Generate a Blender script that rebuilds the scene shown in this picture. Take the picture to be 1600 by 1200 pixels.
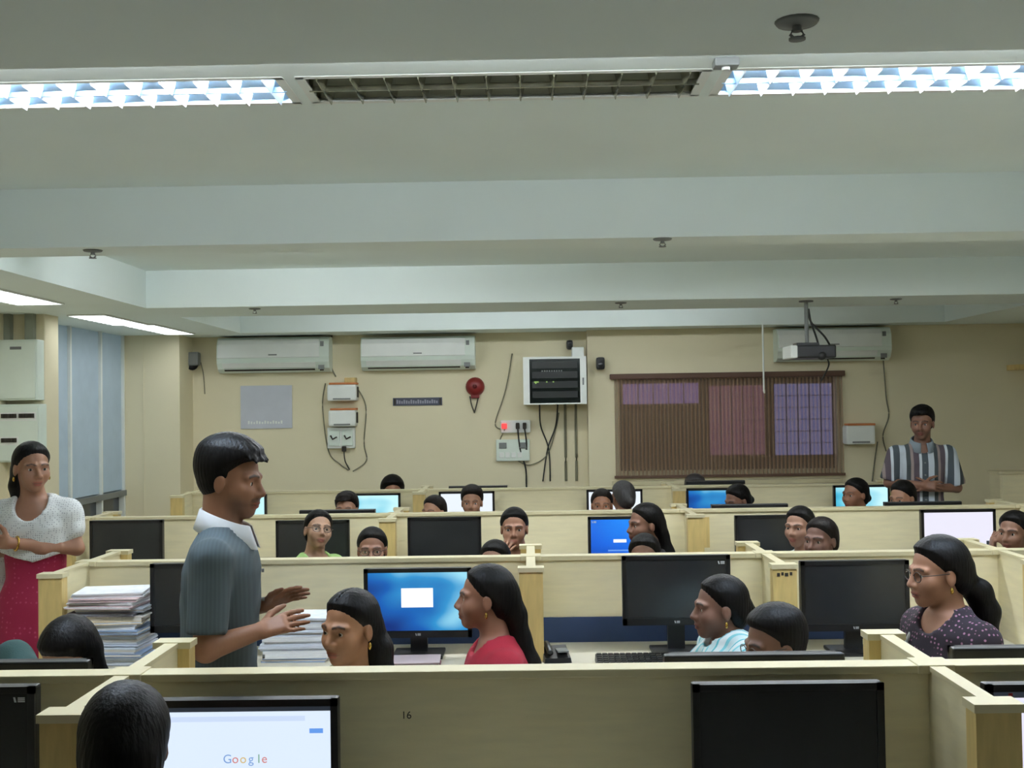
import bpy, bmesh, math, random
import numpy as np
from mathutils import Vector, Matrix
random.seed(7); np.random.seed(7)
for o in list(bpy.data.objects): bpy.data.objects.remove(o)
S = bpy.context.scene
COL = S.collection
R = math.radians
# ------------------------------------------------------------------ camera
CAMZ = 1.78; FPX = 1750.0
cam_d = bpy.data.cameras.new('camera'); cam = bpy.data.objects.new('camera', cam_d); COL.objects.link(cam)
cam_d.sensor_width = 36.0; cam_d.lens = 36.0*FPX/1600.0; cam_d.clip_start = .02
CM = (Matrix.Rotation(R(.82), 4, 'Z') @ Matrix.Rotation(R(90+1.31), 4, 'X') @ Matrix.Rotation(R(-.86), 4, 'Z'))
CM.translation = (0, 0, CAMZ)
cam.matrix_world = CM
S.camera = cam
# ------------------------------------------------------------------ world and exposure
W = bpy.data.worlds.new('world'); S.world = W; W.use_nodes = True
W.node_tree.nodes['Background'].inputs[0].default_value = (.55, .65, .75, 1)
W.node_tree.nodes['Background'].inputs[1].default_value = .25
S.view_settings.view_transform = 'Standard'; S.view_settings.look = 'None'
S.view_settings.gamma = 1.0; S.view_settings.use_curve_mapping = False
S.view_settings.exposure = 0.2
TUBE = 140.0          # radiance of the fluorescent tubes

def PX(px, py, Y):
    """where a sight line of the photograph meets the upright plane at distance Y"""
    d = CM.to_3x3() @ Vector(((px-800)/FPX, -(py-600)/FPX, -1))
    t = Y/d.y
    return (d.x*t, CAMZ+d.z*t)

# ------------------------------------------------------------------ materials
def lin(c):
    return tuple(((v/255)/12.92 if v/255 <= .04045 else ((v/255+.055)/1.055)**2.4) for v in c)
MATS = {}
def mat(name, rgb, rough=.6, metal=0, var=.06, scale=6, bump=0, bscale=60, stretch=None, emit=None, estr=1, spec=.5, alpha=None):
    if name in MATS: return MATS[name]
    m = bpy.data.materials.new(name); m.use_nodes = True; MATS[name] = m
    nt = m.node_tree; b = nt.nodes['Principled BSDF']
    tc = nt.nodes.new('ShaderNodeTexCoord'); mp = nt.nodes.new('ShaderNodeMapping')
    nt.links.new(tc.outputs['Object'], mp.inputs[0])
    if stretch: mp.inputs['Scale'].default_value = stretch
    n = nt.nodes.new('ShaderNodeTexNoise'); n.inputs['Scale'].default_value = scale; n.inputs['Detail'].default_value = 4
    nt.links.new(mp.outputs[0], n.inputs['Vector'])
    r = nt.nodes.new('ShaderNodeValToRGB'); L = lin(rgb)
    r.color_ramp.elements[0].position = .3; r.color_ramp.elements[1].position = .7
    r.color_ramp.elements[0].color = (*[max(0, v*(1-var)) for v in L], 1)
    r.color_ramp.elements[1].color = (*[min(1, v*(1+var)) for v in L], 1)
    nt.links.new(n.outputs[0], r.inputs[0]); nt.links.new(r.outputs[0], b.inputs['Base Color'])
    b.inputs['Roughness'].default_value = rough; b.inputs['Metallic'].default_value = metal
    b.inputs['Specular IOR Level'].default_value = spec
    if bump:
        n2 = nt.nodes.new('ShaderNodeTexNoise'); n2.inputs['Scale'].default_value = bscale
        nt.links.new(mp.outputs[0], n2.inputs['Vector'])
        bp = nt.nodes.new('ShaderNodeBump'); bp.inputs['Strength'].default_value = bump; bp.inputs['Distance'].default_value = .01
        nt.links.new(n2.outputs[0], bp.inputs['Height']); nt.links.new(bp.outputs[0], b.inputs['Normal'])
    if emit:
        b.inputs['Emission Color'].default_value = (*lin(emit), 1); b.inputs['Emission Strength'].default_value = estr
    if alpha is not None: b.inputs['Alpha'].default_value = alpha
    return m

cream = mat('cream_laminate', (230, 220, 182), .45, var=.05, scale=3, stretch=(2, 2, 14))
capm = mat('pale_cap_laminate', (216, 206, 168), .4, var=.03)
postm = mat('yellow_wood_laminate', (214, 188, 122), .45, var=.12, scale=5, stretch=(9, 9, 1.2))
worktop = mat('worktop_laminate', (224, 218, 196), .35, var=.03)
navy = mat('navy_board', (46, 66, 104), .7, var=.08)
wallm = mat('cream_paint', (228, 219, 186), .75, var=.03, scale=1.5, bump=.05, bscale=120)
ceilm = mat('ceiling_paint', (236, 247, 243), .85, var=.025, scale=1.2)
floorm = mat('floor_tile', (226, 224, 216), .35, var=.08, scale=3)
blackp = mat('black_plastic', (24, 25, 26), .35, var=.1)
darkscr = mat('switched_off_screen', (40, 42, 43), .22, var=.05)
greyp = mat('grey_plastic', (120, 124, 122), .45)
whitep = mat('white_plastic', (234, 238, 232), .4, var=.03)
palegreen = mat('pale_green_enamel', (222, 234, 222), .4, var=.03)
chairm = mat('black_chair_fabric', (22, 22, 24), .9, bump=.2, bscale=300)
steel = mat('brushed_steel', (170, 172, 172), .3, metal=1)
alu = mat('bright_aluminium', (240, 243, 245), .25, metal=.0, var=.01)
refl = mat('mirror_reflector', (176, 204, 224), .30, metal=1, var=.02)
refl_off = mat('reflector_off', (150, 150, 130), .25, metal=1, var=.1)  # darker copy of the reflector colour for the light that is off
orangem = mat('orange_plastic', (196, 120, 66), .5)
redm = mat('red_enamel', (126, 28, 28), .4)
cable_d = mat('dark_cable', (40, 42, 38), .6)
cable_g = mat('grey_cable', (120, 118, 96), .6)
brownb = mat('brown_frame', (92, 66, 50), .6)
gold = mat('gold', (214, 176, 90), .25, metal=1)
inkm = mat('dark_ink', (52, 48, 40), .8)
mark_w = mat('white_mark', (200, 204, 206), .5)
tubem = mat('lit_tube', (255, 255, 255), .5, emit=(242, 246, 255), estr=TUBE)
tube_off = mat('unlit_tube', (214, 226, 196), .35)

def emis(name, rgb, k=1.0):
    if name in MATS: return MATS[name]
    m = bpy.data.materials.new(name); m.use_nodes = True; MATS[name] = m
    nt = m.node_tree; b = nt.nodes['Principled BSDF']
    b.inputs['Base Color'].default_value = (.02, .02, .02, 1); b.inputs['Roughness'].default_value = .3
    tc = nt.nodes.new('ShaderNodeTexCoord'); n = nt.nodes.new('ShaderNodeTexNoise'); n.inputs['Scale'].default_value = 3
    nt.links.new(tc.outputs['Object'], n.inputs['Vector'])
    r = nt.nodes.new('ShaderNodeValToRGB'); L = lin(rgb)
    r.color_ramp.elements[0].color = (*[v*.95 for v in L], 1); r.color_ramp.elements[1].color = (*L, 1)
    nt.links.new(n.outputs[0], r.inputs[0]); nt.links.new(r.outputs[0], b.inputs['Emission Color'])
    b.inputs['Emission Strength'].default_value = k
    return m
def wallpaper(name, stops, k=1.0, sc=2.0):
    """a lit desktop picture: soft diagonal light over deep blue"""
    m = bpy.data.materials.new(name); m.use_nodes = True
    nt = m.node_tree; b = nt.nodes['Principled BSDF']
    b.inputs['Base Color'].default_value = (.01, .01, .02, 1); b.inputs['Roughness'].default_value = .3
    tc = nt.nodes.new('ShaderNodeTexCoord'); sx = nt.nodes.new('ShaderNodeSeparateXYZ')
    nt.links.new(tc.outputs['Generated'], sx.inputs[0])
    n = nt.nodes.new('ShaderNodeTexNoise'); n.inputs['Scale'].default_value = sc; n.inputs['Detail'].default_value = 1; n.inputs['Roughness'].default_value = .3
    nt.links.new(tc.outputs['Generated'], n.inputs['Vector'])
    a = nt.nodes.new('ShaderNodeMath'); a.operation = 'MULTIPLY_ADD'; a.inputs[1].default_value = .55
    nt.links.new(sx.outputs['X'], a.inputs[0]); nt.links.new(n.outputs[0], a.inputs[2])
    c0 = nt.nodes.new('ShaderNodeMath'); c0.operation = 'MULTIPLY_ADD'; c0.inputs[1].default_value = .45
    nt.links.new(sx.outputs['Z'], c0.inputs[0]); nt.links.new(a.outputs[0], c0.inputs[2])
    c = nt.nodes.new('ShaderNodeMath'); c.operation = 'MULTIPLY'; c.inputs[1].default_value = .65
    nt.links.new(c0.outputs[0], c.inputs[0])
    r = nt.nodes.new('ShaderNodeValToRGB'); nt.links.new(c.outputs[0], r.inputs[0])
    e = r.color_ramp.elements
    stops = [(p_*.65, q_) for p_, q_ in stops]
    e[0].position = stops[0][0]; e[0].color = (*lin(stops[0][1]), 1); e[1].position = stops[-1][0]; e[1].color = (*lin(stops[-1][1]), 1)
    for p, col in stops[1:-1]:
        q = e.new(p); q.color = (*lin(col), 1)
    nt.links.new(r.outputs[0], b.inputs['Emission Color']); b.inputs['Emission Strength'].default_value = k
    return m
scr_blue = wallpaper('screen_blue_wallpaper', [(.55, (8, 44, 116)), (.85, (14, 88, 170)), (1.12, (46, 140, 196)), (1.4, (150, 214, 232))])
scr_cyan = wallpaper('screen_cyan_wallpaper', [(.4, (20, 110, 170)), (.75, (80, 186, 214)), (1.2, (190, 236, 242))])
scr_login = wallpaper('screen_login_blue', [(.4, (4, 66, 170)), (.8, (10, 96, 214)), (1.3, (30, 130, 236))], sc=1.2)
scr_white = emis('screen_white', (226, 234, 244))
scr_lilac = emis('screen_lilac', (226, 224, 240))
scr_google = emis('screen_web_page', (214, 228, 248))
scr_box = emis('screen_dialog', (250, 252, 255))
scr_bar = emis('screen_toolbar', (196, 212, 238)); scr_btn = emis('screen_blue_button', (98, 150, 226))
scr_dark = emis('screen_title_bar', (36, 42, 50))

# ------------------------------------------------------------------ mesh helpers
def link(o, parent=None):
    COL.objects.link(o)
    if parent is not None: o.parent = parent
    return o
def tag(o, label=None, cat=None, group=None, kind=None):
    if label: o['label'] = label
    if cat: o['category'] = cat
    if group: o['group'] = group
    if kind: o['kind'] = kind
    return o
def thing(name, label, cat, loc=(0, 0, 0), rz=0, group=None):
    o = bpy.data.objects.new(name, None); o.empty_display_size = .05
    COL.objects.link(o); o.location = loc; o.rotation_euler = (0, 0, rz)
    return tag(o, label, cat, group)

class MB:
    def __init__(self): self.v = []; self.f = []; self.sm = []
    def add(self, vs, fs, smooth=False, M=None):
        n = len(self.v)
        self.v += [tuple(M @ Vector(p)) if M is not None else tuple(p) for p in vs]
        self.f += [tuple(i+n for i in q) for q in fs]; self.sm += [smooth]*len(fs)
        return self
    def box(self, c, s, M=None, bev=0.0):
        x, y, z = c; a, b, h = s[0]/2, s[1]/2, s[2]/2
        if not bev:
            vs = [(x+i*a, y+j*b, z+k*h) for i in (-1, 1) for j in (-1, 1) for k in (-1, 1)]
            fs = [(0, 1, 3, 2), (4, 6, 7, 5), (0, 4, 5, 1), (2, 3, 7, 6), (0, 2, 6, 4), (1, 5, 7, 3)]
            return self.add(vs, fs, False, M)
        bm = bmesh.new(); bmesh.ops.create_cube(bm, size=1)
        for v in bm.verts: v.co = Vector((x+v.co.x*2*a, y+v.co.y*2*b, z+v.co.z*2*h))
        bmesh.ops.bevel(bm, geom=bm.edges[:], offset=min(bev, a*.95, b*.95, h*.95), segments=2, profile=.6, affect='EDGES')
        bm.verts.index_update()
        self.add([v.co.copy() for v in bm.verts], [[v.index for v in f.verts] for f in bm.faces], False, M); bm.free(); return self
    def span(self, x0, x1, y0, y1, z0, z1, M=None, bev=0.0):
        return self.box(((x0+x1)/2, (y0+y1)/2, (z0+z1)/2), (abs(x1-x0), abs(y1-y0), abs(z1-z0)), M, bev)
    def cyl(self, a, b, r0, r1=None, n=12, M=None, smooth=True):
        r1 = r0 if r1 is None else r1
        a, b = Vector(a), Vector(b); q = (b-a).to_track_quat('Z', 'Y')
        vs = []; fs = []
        for p, r in ((a, r0), (b, r1)):
            for i in range(n):
                t = 2*math.pi*i/n; vs.append(p+q @ Vector((r*math.cos(t), r*math.sin(t), 0)))
        for i in range(n): fs.append((i, (i+1) % n, n+(i+1) % n, n+i))
        self.add(vs, fs, smooth, M)
        self.add(vs[:n], [tuple(range(n))[::-1]], False, M); self.add(vs[n:], [tuple(range(n))], False, M)
        return self
    def tube(self, pts, r, n=6, M=None):
        pts = [Vector(p) for p in pts]; vs = []; fs = []
        for i, p in enumerate(pts):
            d = (pts[min(i+1, len(pts)-1)]-pts[max(i-1, 0)]).normalized(); q = d.to_track_quat('Z', 'Y')
            for k in range(n):
                t = 2*math.pi*k/n; vs.append(p+q @ Vector((r*math.cos(t), r*math.sin(t), 0)))
        for i in range(len(pts)-1):
            for k in range(n): fs.append((i*n+k, i*n+(k+1) % n, (i+1)*n+(k+1) % n, (i+1)*n+k))
        fs.append(tuple(range(n))[::-1]); fs.append(tuple(range(len(vs)-n, len(vs))))
        return self.add(vs, fs, True, M)
    def lathe(self, prof, n=20, M=None):
        vs = []; fs = []
        for r, z in prof:
            for i in range(n):
                t = 2*math.pi*i/n; vs.append((r*math.cos(t), r*math.sin(t), z))
        for j in range(len(prof)-1):
            for i in range(n): fs.append((j*n+i, j*n+(i+1) % n, (j+1)*n+(i+1) % n, (j+1)*n+i))
        return self.add(vs, fs, True, M)
    def prism(self, poly, x0, x1, M=None):
        """profile of (y, z) pushed along x"""
        n = len(poly); vs = [(x0, y, z) for y, z in poly]+[(x1, y, z) for y, z in poly]
        fs = [(i, (i+1) % n, n+(i+1) % n, n+i) for i in range(n)]+[tuple(range(n))[::-1], tuple(range(n, 2*n))]
        return self.add(vs, fs, False, M)
    def mesh(self, name):
        m = bpy.data.meshes.new(name); m.from_pydata(self.v, [], self.f)
        m.polygons.foreach_set('use_smooth', self.sm); m.update()
        bm = bmesh.new(); bm.from_mesh(m); bmesh.ops.recalc_face_normals(bm, faces=bm.faces[:]); bm.to_mesh(m); bm.free()
        return m
    def build(self, name, material, parent=None, loc=(0, 0, 0), rot=(0, 0, 0)):
        m = self.mesh(name); m.materials.append(material)
        o = bpy.data.objects.new(name, m); link(o, parent); o.location = loc; o.rotation_euler = rot
        return o
def inst(name, mesh, parent=None, loc=(0, 0, 0), rot=(0, 0, 0), material=None):
    o = bpy.data.objects.new(name, mesh); link(o, parent); o.location = loc; o.rotation_euler = rot
    return o
def spline(pts, n=8):
    """smooth path through points"""
    P = [Vector(p) for p in pts]; out = []
    for i in range(len(P)-1):
        a, b, c, d = P[max(i-1, 0)], P[i], P[i+1], P[min(i+2, len(P)-1)]
        for k in range(n):
            t = k/n
            out.append(.5*((2*b)+(c-a)*t+(2*a-5*b+4*c-d)*t*t+(3*b-a-3*c+d)*t**3))
    return out+[P[-1]]
def text(name, s, size, material, parent, loc, rot=(math.pi/2, 0, 0)):
    c = bpy.data.curves.new(name, 'FONT'); c.body = s; c.size = size; c.align_x = 'CENTER'; c.align_y = 'CENTER'; c.extrude = .0004
    t = bpy.data.objects.new(name, c); COL.objects.link(t)
    dg = bpy.context.evaluated_depsgraph_get(); m = bpy.data.meshes.new_from_object(t.evaluated_get(dg))
    bpy.data.objects.remove(t); m.materials.clear(); m.materials.append(material)
    o = bpy.data.objects.new(name, m); link(o, parent); o.location = loc; o.rotation_euler = rot
    return o
# ------------------------------------------------------------------ the room
CEIL = CAMZ+.986; SOF = CAMZ+.73
XL, XR, YN, YF = -3.7, 5.4, -3.2, 10.6
def struct(o, label, cat): return tag(o, label, cat, kind='structure')
struct(MB().span(-4.3, XR+.2, YN-.2, YF+.3, -.1, 0).build('floor', floorm), 'pale tiled floor under the cubicle rows', 'floor')
def slab(mb, x0, x1, y0, y1, z, holes, th=.0):
    xs = sorted({x0, x1, *[h[0] for h in holes], *[h[1] for h in holes]}); ys = sorted({y0, y1, *[h[2] for h in holes], *[h[3] for h in holes]})
    xs = [x for x in xs if x0 <= x <= x1]; ys = [y for y in ys if y0 <= y <= y1]
    for a, b in zip(xs, xs[1:]):
        for c, d in zip(ys, ys[1:]):
            mx, my = (a+b)/2, (c+d)/2
            if any(h[0] < mx < h[1] and h[2] < my < h[3] for h in holes): continue
            mb.add([(a, c, z), (b, c, z), (b, d, z), (a, d, z)], [(0, 3, 2, 1)])
    return mb
# ceiling lights: x0, x1, y0, y1, lit
FW = .27
ROW1 = [(-1.94, -.72, 1), (-.66, .54, 0), (.60, 1.80, 1), (1.86, 3.06, 1)]
Y1 = 3.265
LIGHTS = [(a, b, Y1, Y1+FW, l) for a, b, l in ROW1]
ADDED_BATTENS = [(a, b, 5.75, 82) for a, b, l in ROW1]+[(a, b, 8.95, 24) for a, b, l in ROW1[:3]]+[(a, b, 2.93, 40) for a, b, l in ROW1[:3]]  # added unseen tube rows that brighten the beams and partitions
AISLE = [(-3.28, -2.98, 5.85, 7.15), (-3.30, -3.03, 7.98, 8.9), (-3.24, -2.99, 8.92, 10.02)]
c = slab(MB(), -2.6, XR, YN, YF, CEIL, [l[:4] for l in LIGHTS])
c.add([(-4.3, YN, CEIL+.16), (XR, YN, CEIL+.16), (XR, YF, CEIL+.16), (-4.3, YF, CEIL+.16)], [(0, 1, 2, 3)])
struct(c.build('ceiling', ceilm), 'pale grey painted ceiling between the deep beams', 'ceiling')
struct(MB().span(-2.6, XR, YN, 2.32, SOF, CEIL+.1).build('trim_1', ceilm), 'wide ceiling beam carrying the nearest sprinkler head', 'beam')
struct(MB().span(-2.6, XR, 4.80, 5.07, SOF, CEIL+.1).build('trim_2', ceilm), 'slim ceiling beam just beyond the louvred lights', 'beam')
struct(MB().span(-2.6, 3.75, 7.6, 8.35, SOF, CEIL+.1).build('trim_3', ceilm), 'wide ceiling beam that the projector pole hangs from', 'beam')
struct(MB().span(-2.6, 3.75, 10.1, YF, SOF, CEIL+.1).build('trim_4', ceilm), 'ceiling beam along the top of the far wall', 'beam')
lb = slab(MB(), -4.3, -2.6, YN, YF, SOF, AISLE)
lb.add([(-2.6, YN, SOF), (-2.6, YF, SOF), (-2.6, YF, CEIL+.1), (-2.6, YN, CEIL+.1)], [(0, 1, 2, 3)])
struct(lb.build('trim_5', ceilm), 'lowered ceiling strip over the window aisle', 'beam')
struct(MB().span(3.75, XR, 5.07, YF, SOF, CEIL+.1).build('trim_6', ceilm), 'lowered ceiling strip beside the standing man in stripes', 'beam')

# walls
xw0, zs1 = PX(960, 745, 10.45); xw1, zs0 = PX(1316, 580, 10.45)
xst = PX(919, 650, 10.45)[0]
struct(MB().span(-4.3, xst+.05, YF, YF+.2, 0, 2.9).build('wall_back', wallm), 'cream far wall carrying air conditioners and network cabinet', 'wall')
w = MB(); YR = 10.45
WIN = (xw0+.06, xw1-.06, zs1+.05, zs0-.05)
w.span(xst, WIN[0], YR, YF+.2, 0, 2.9); w.span(WIN[1], XR+.2, YR, YF+.2, 0, 2.9)
w.span(WIN[0], WIN[1], YR, YF+.2, 0, WIN[2]); w.span(WIN[0], WIN[1], YR, YF+.2, WIN[3], 2.9)
struct(w.build('wall_back_right', wallm), 'cream far wall around the brown blind window', 'wall')
struct(MB().span(XR, XR+.2, YN, YF, 0, 2.9).build('wall_right', wallm), 'plain cream wall at the far side of the standing man', 'wall')
struct(MB().span(-4.3, XR, YN-.2, YN, 0, 2.9).build('wall_front', mat('dark_unseen_wall', (112, 96, 78), .9)), 'brown wall behind the viewpoint', 'wall')  # unseen wall, coloured dark to cut the bounce onto the nearest partition
# left wall with a glazed bay
WZ = PX(205, 770, 10.1)[1]
lw = MB().span(-4.3, XL, YN, 8.2, 0, 2.9).span(-4.3, XL, 8.2, 10.2, 0, .82)
struct(lw.build('wall_left', wallm), 'cream window wall along the left aisle', 'wall')
xp = PX(70, 600, 7.9)[0]
struct(MB().span(-4.3, xp, 7.9, 8.14, 0, SOF+.05, bev=.01).build('wall_left_pier', wallm), 'cream pier carrying two electric distribution boxes', 'pillar')
xa, xb = PX(206, 640, 10.2)[0], PX(281, 640, 10.2)[0]
pr = MB().span(-4.3, xb, 10.2, YF, 0, SOF+.05); pr.span(xa+.10, xa+.112, 10.194, 10.2, 0, SOF)
struct(pr.build('wall_left_corner', wallm), 'cream pier in the far corner beside the blue blinds', 'pillar')
# left window: blue fabric panels between thin posts
panelm = mat('daylit_blue_grey_blind', (170, 184, 192), .8, var=.05, emit=(120, 150, 170), estr=.16)  # faint glow put in for daylight coming through the fabric
glassd = mat('dark_glass', (58, 66, 74), .15, var=.05)
wf = thing('window_1', 'tall window with blue grey fabric panels on the aisle wall', 'window', (XL, 0, 0)); wf['kind'] = 'structure'
def ly(px): # depth at which the window plane shows at column px
    lo, hi = 7.0, 12.0
    for _ in range(40):
        m_ = (lo+hi)/2
        if PX(px, 640, m_)[0] < XL: lo, hi = lo, m_
        else: lo, hi = m_, hi
    # PX gives x at depth; x gets more negative with depth for columns left of centre
    return (lo+hi)/2
ys = [8.2, ly(109.5), ly(157.5), 10.2]
for i in range(3):
    MB().span(-.03, -.012, ys[i]+.02, ys[i+1]-.02, WZ+.03, SOF-.005).build('blind_panel', panelm, wf)
    MB().span(-.05, -.04, ys[i], ys[i+1], .86, WZ-.01).build('pane', glassd, wf)
for y in ys[1:3]+[8.22, 10.18]:
    MB().span(-.06, .01, y-.016, y+.016, .82, SOF).build('mullion', whitep, wf)
MB().span(-.06, .02, 8.2, 10.2, WZ-.03, WZ+.02).build('transom', greyp, wf)
MB().span(-.1, .04, 8.2, 10.2, .80, .85).build('window_sill', capm, wf)

# far window with brown vertical-ribbed blind
win = thing('window_2', 'wide window behind a ribbed brown blind on the far wall', 'window', (0, YR, 0)); win['kind'] = 'structure'
glow = emis('daylight_pane_blue', (150, 150, 210), .5); glow2 = emis('daylight_pane_pink', (150, 104, 126), .5); glow3 = emis('daylight_pane_lilac', (160, 130, 190), .5)
fr = MB(); fr.span(WIN[0], WIN[1], .10, .14, WIN[2], WIN[3]); fr.build('window_back_board', brownb, win)
panes = [((973, 600), (1092, 630), glow3), ((1108, 603), (1196, 710), glow2), ((1210, 600), (1302, 710), glow)]
for (a, b_), (c_, d_), g in panes:
    x0, z1 = PX(a, b_, YR+.08); x1, z0 = PX(c_, d_, YR+.08)
    p = MB().span(x0, x1, .09, .10, z0, z1).build('pane', g, win)
    gb = MB()
    n = 5
    for k in range(1, n): gb.span(x0+(x1-x0)*k/n-.004, x0+(x1-x0)*k/n+.004, .075, .087, z0, z1)
    if z1-z0 > .3:
        for k in range(1, 6): gb.span(x0, x1, .07, .08, z0+(z1-z0)*k/6-.003, z0+(z1-z0)*k/6+.003)
    gb.build('window_grille', mat('grey_grille', (120, 112, 128), .6), p)
blindm = bpy.data.materials.new('brown_blind_fabric'); blindm.use_nodes = True
nt = blindm.node_tree; b = nt.nodes['Principled BSDF']
tc = nt.nodes.new('ShaderNodeTexCoord'); wv = nt.nodes.new('ShaderNodeTexWave'); wv.inputs['Scale'].default_value = 8.8; wv.bands_direction = 'X'
nt.links.new(tc.outputs['Object'], wv.inputs['Vector'])
rp = nt.nodes.new('ShaderNodeValToRGB'); rp.color_ramp.elements[0].color = (*lin((130, 109, 87)), 1); rp.color_ramp.elements[1].color = (*lin((156, 131, 104)), 1)
nt.links.new(wv.outputs[0], rp.inputs[0]); nt.links.new(rp.outputs[0], b.inputs['Base Color']); b.inputs['Roughness'].default_value = .85
tr = nt.nodes.new('ShaderNodeBsdfTransparent'); mx = nt.nodes.new('ShaderNodeMixShader'); mx.inputs[0].default_value = .38
nt.links.new(b.outputs[0], mx.inputs[1]); nt.links.new(tr.outputs[0], mx.inputs[2])
nt.links.new(mx.outputs[0], nt.nodes['Material Output'].inputs['Surface'])
bl = MB(); n = int((xw1-xw0)/.0357); vs = []
for i in range(n*2+1):
    x = xw0+.01+(xw1-xw0-.02)*i/(n*2); y = -.03+(.006 if i % 2 else -.004)
    vs += [(x, y, zs1), (x, y, zs0-.03)]
bl.add(vs, [(2*i, 2*i+2, 2*i+3, 2*i+1) for i in range(n*2)])
bl.build('blind_cloth', blindm, win)
MB().span(xw0-.03, xw1+.01, -.065, -.005, zs0-.045, zs0+.005, bev=.008).build('blind_headrail', brownb, win)
MB().span(xw0, xw1, -.04, -.02, zs1-.015, zs1+.01).build('blind_bottom_rail', brownb, win)
MB().span(xw0-.02, PX(1312, 750, YR)[0], -.10, 0, zs1-.075, zs1-.04).build('window_sill', capm, win)

# ------------------------------------------------------------------ ceiling lights
NB = 12
def louvre_light(x0, x1, y0, y1, lit, label, group):
    L = x1-x0; Wd = y1-y0
    t = thing('ceiling_light', label, 'ceiling light', ((x0+x1)/2, (y0+y1)/2, CEIL), 0, group)
    h = MB()      # open-bottomed tray
    h.span(-L/2, L/2, -Wd/2, Wd/2, .10, .11)
    h.span(-L/2, -L/2+.004, -Wd/2, Wd/2, 0, .10).span(L/2-.004, L/2, -Wd/2, Wd/2, 0, .10)
    h.span(-L/2, L/2, -Wd/2, -Wd/2+.004, 0, .10).span(-L/2, L/2, Wd/2-.004, Wd/2, 0, .10)
    h.build('housing', refl if lit else whitep, t)
    fr = MB()
    for a in (-1, 1):
        fr.span(-L/2-.012, L/2+.012, a*Wd/2-.012, a*Wd/2+.012, -.0015, .004)
        fr.span(a*L/2-.014, a*L/2+.014, -Wd/2, Wd/2, -.0015, .004)
    fr.build('frame', whitep, t)
    mt = refl if lit else refl_off
    for s in (-1, 1):           # two parabolic troughs
        yc = s*Wd/4; pr = []
        n = 9; vs = []; fs = []
        for i in range(n):
            u = -1+2*i/(n-1); y = yc+u*(Wd/4-.006); z = .012+.075*(1-u*u)
            vs += [(-L/2+.006, y, z), (L/2-.006, y, z)]
        for i in range(n-1): fs.append((2*i, 2*i+1, 2*i+3, 2*i+2))
        rf = MB().add(vs, fs, True).build('reflector', mt, t)
        MB().cyl((-L/2+.02, yc, .055), (L/2-.02, yc, .055), .013, n=10).build('tube', tubem if lit else tube_off, t)
    MB().span(-L/2+.005, L/2-.005, -.004, .004, -.004, .05).build('centre_rail', refl if lit else refl_off, t)
    # cross blades: wedge shaped, point down
    for s in (-1, 1):
        yc = s*Wd/4; a = Wd/4-.008
        b = MB()
        poly = [(yc-a, .046), (yc-a*.5, .022), (yc, .008), (yc+a*.5, .022), (yc+a, .046)]
        poly = [(yc-a, .046), (yc-a, -.010), (yc+a, -.010), (yc+a, .046), (yc, .036)]
        for q in poly: pass
        n = len(poly)
        vs = []
        for (y, z) in poly:
            hw = .0012+.017*(z+.010)/.056
            vs.append((-hw, y, z))
        for (y, z) in poly:
            hw = .0012+.017*(z+.010)/.056
            vs.append((hw, y, z))
        fs = [tuple(range(n))[::-1], tuple(range(n, 2*n))]+[(i, (i+1) % n, n+(i+1) % n, n+i) for i in range(n)]
        me = MB().add(vs, fs).mesh('blade'); me.materials.append(alu if lit else refl_off)
        for k in range(NB):
            inst('blade', me, t, (-L/2+L*(k+.5)/NB, 0, 0))
    return t
for i, (a, b_, c_, d_, l) in enumerate(LIGHTS):
    if 1:
        lab = ['lit louvred twin tube light beside the unlit one, over the presenter', 'unlit louvred ceiling light between two lit ones',
               'lit louvred twin tube light next to the small ceiling box', 'lit louvred twin tube light farthest from the window aisle'][i]
        g = None
    louvre_light(a, b_, c_, d_, l, lab, g)
for i, (a, b_, y, pw) in enumerate(ADDED_BATTENS):
    t = thing('added_batten_light', 'added unseen tube batten light tucked up behind a ceiling beam', 'ceiling light', ((a+b_)/2, y, CEIL), 0, 'added batten lights hidden behind the beams')
    L = b_-a; battm = emis('added_batten_tube_%d' % pw, (242, 246, 255), pw)
    k = .5 if y < 4 else 1.0
    MB().span(-L/2, L/2, -.04*k, .04*k, -.035*k, 0, bev=.006).build('housing', whitep, t)
    MB().cyl((-L/2+.02, 0, -.065*k), (L/2-.02, 0, -.065*k), .019*k, n=12).build('tube', battm, t)
    for s in (-1, 1): MB().box((s*(L/2-.012), 0, -.06*k), (.024, .04*k, .06*k), bev=.004).build('end_holder', whitep, t)
    if 5 < y < 6 and i: MB().span(-L/2, L/2, .075, .079, -.085, 0).build('added_side_shield', whitep, t)  # added plate that keeps direct light off the next beam face
opal = emis('lit_opal_diffuser', (245, 250, 255), 5.0)
for (a, b_, c_, d_), lab in zip(AISLE, ['lit strip light above the aisle near the electric boxes', 'lit strip light above the blue window panels', 'lit strip light above the far corner pier']):
    t = thing('strip_light', lab, 'ceiling light', ((a+b_)/2, (c_+d_)/2, SOF), 0)
    L, Wd = d_-c_, b_-a
    h = MB().span(-Wd/2, Wd/2, -L/2, L/2, .07, .08)
    for s in (-1, 1):
        h.span(s*Wd/2-.006, s*Wd/2+.006, -L/2, L/2, -.012, .075); h.span(-Wd/2, Wd/2, s*L/2-.006, s*L/2+.006, -.012, .075)
    h.build('housing', whitep, t)
    MB().span(-Wd/2+.007, Wd/2-.007, -L/2+.007, L/2-.007, -.008, .0).build('diffuser', opal, t)
    me = MB().span(-Wd/2+.01, Wd/2-.01, -.003, .003, -.016, -.008).mesh('blade'); me.materials.append(alu)
    for k in range(1, 10): inst('blade', me, t, (0, -L/2+L*k/10, 0))

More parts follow.
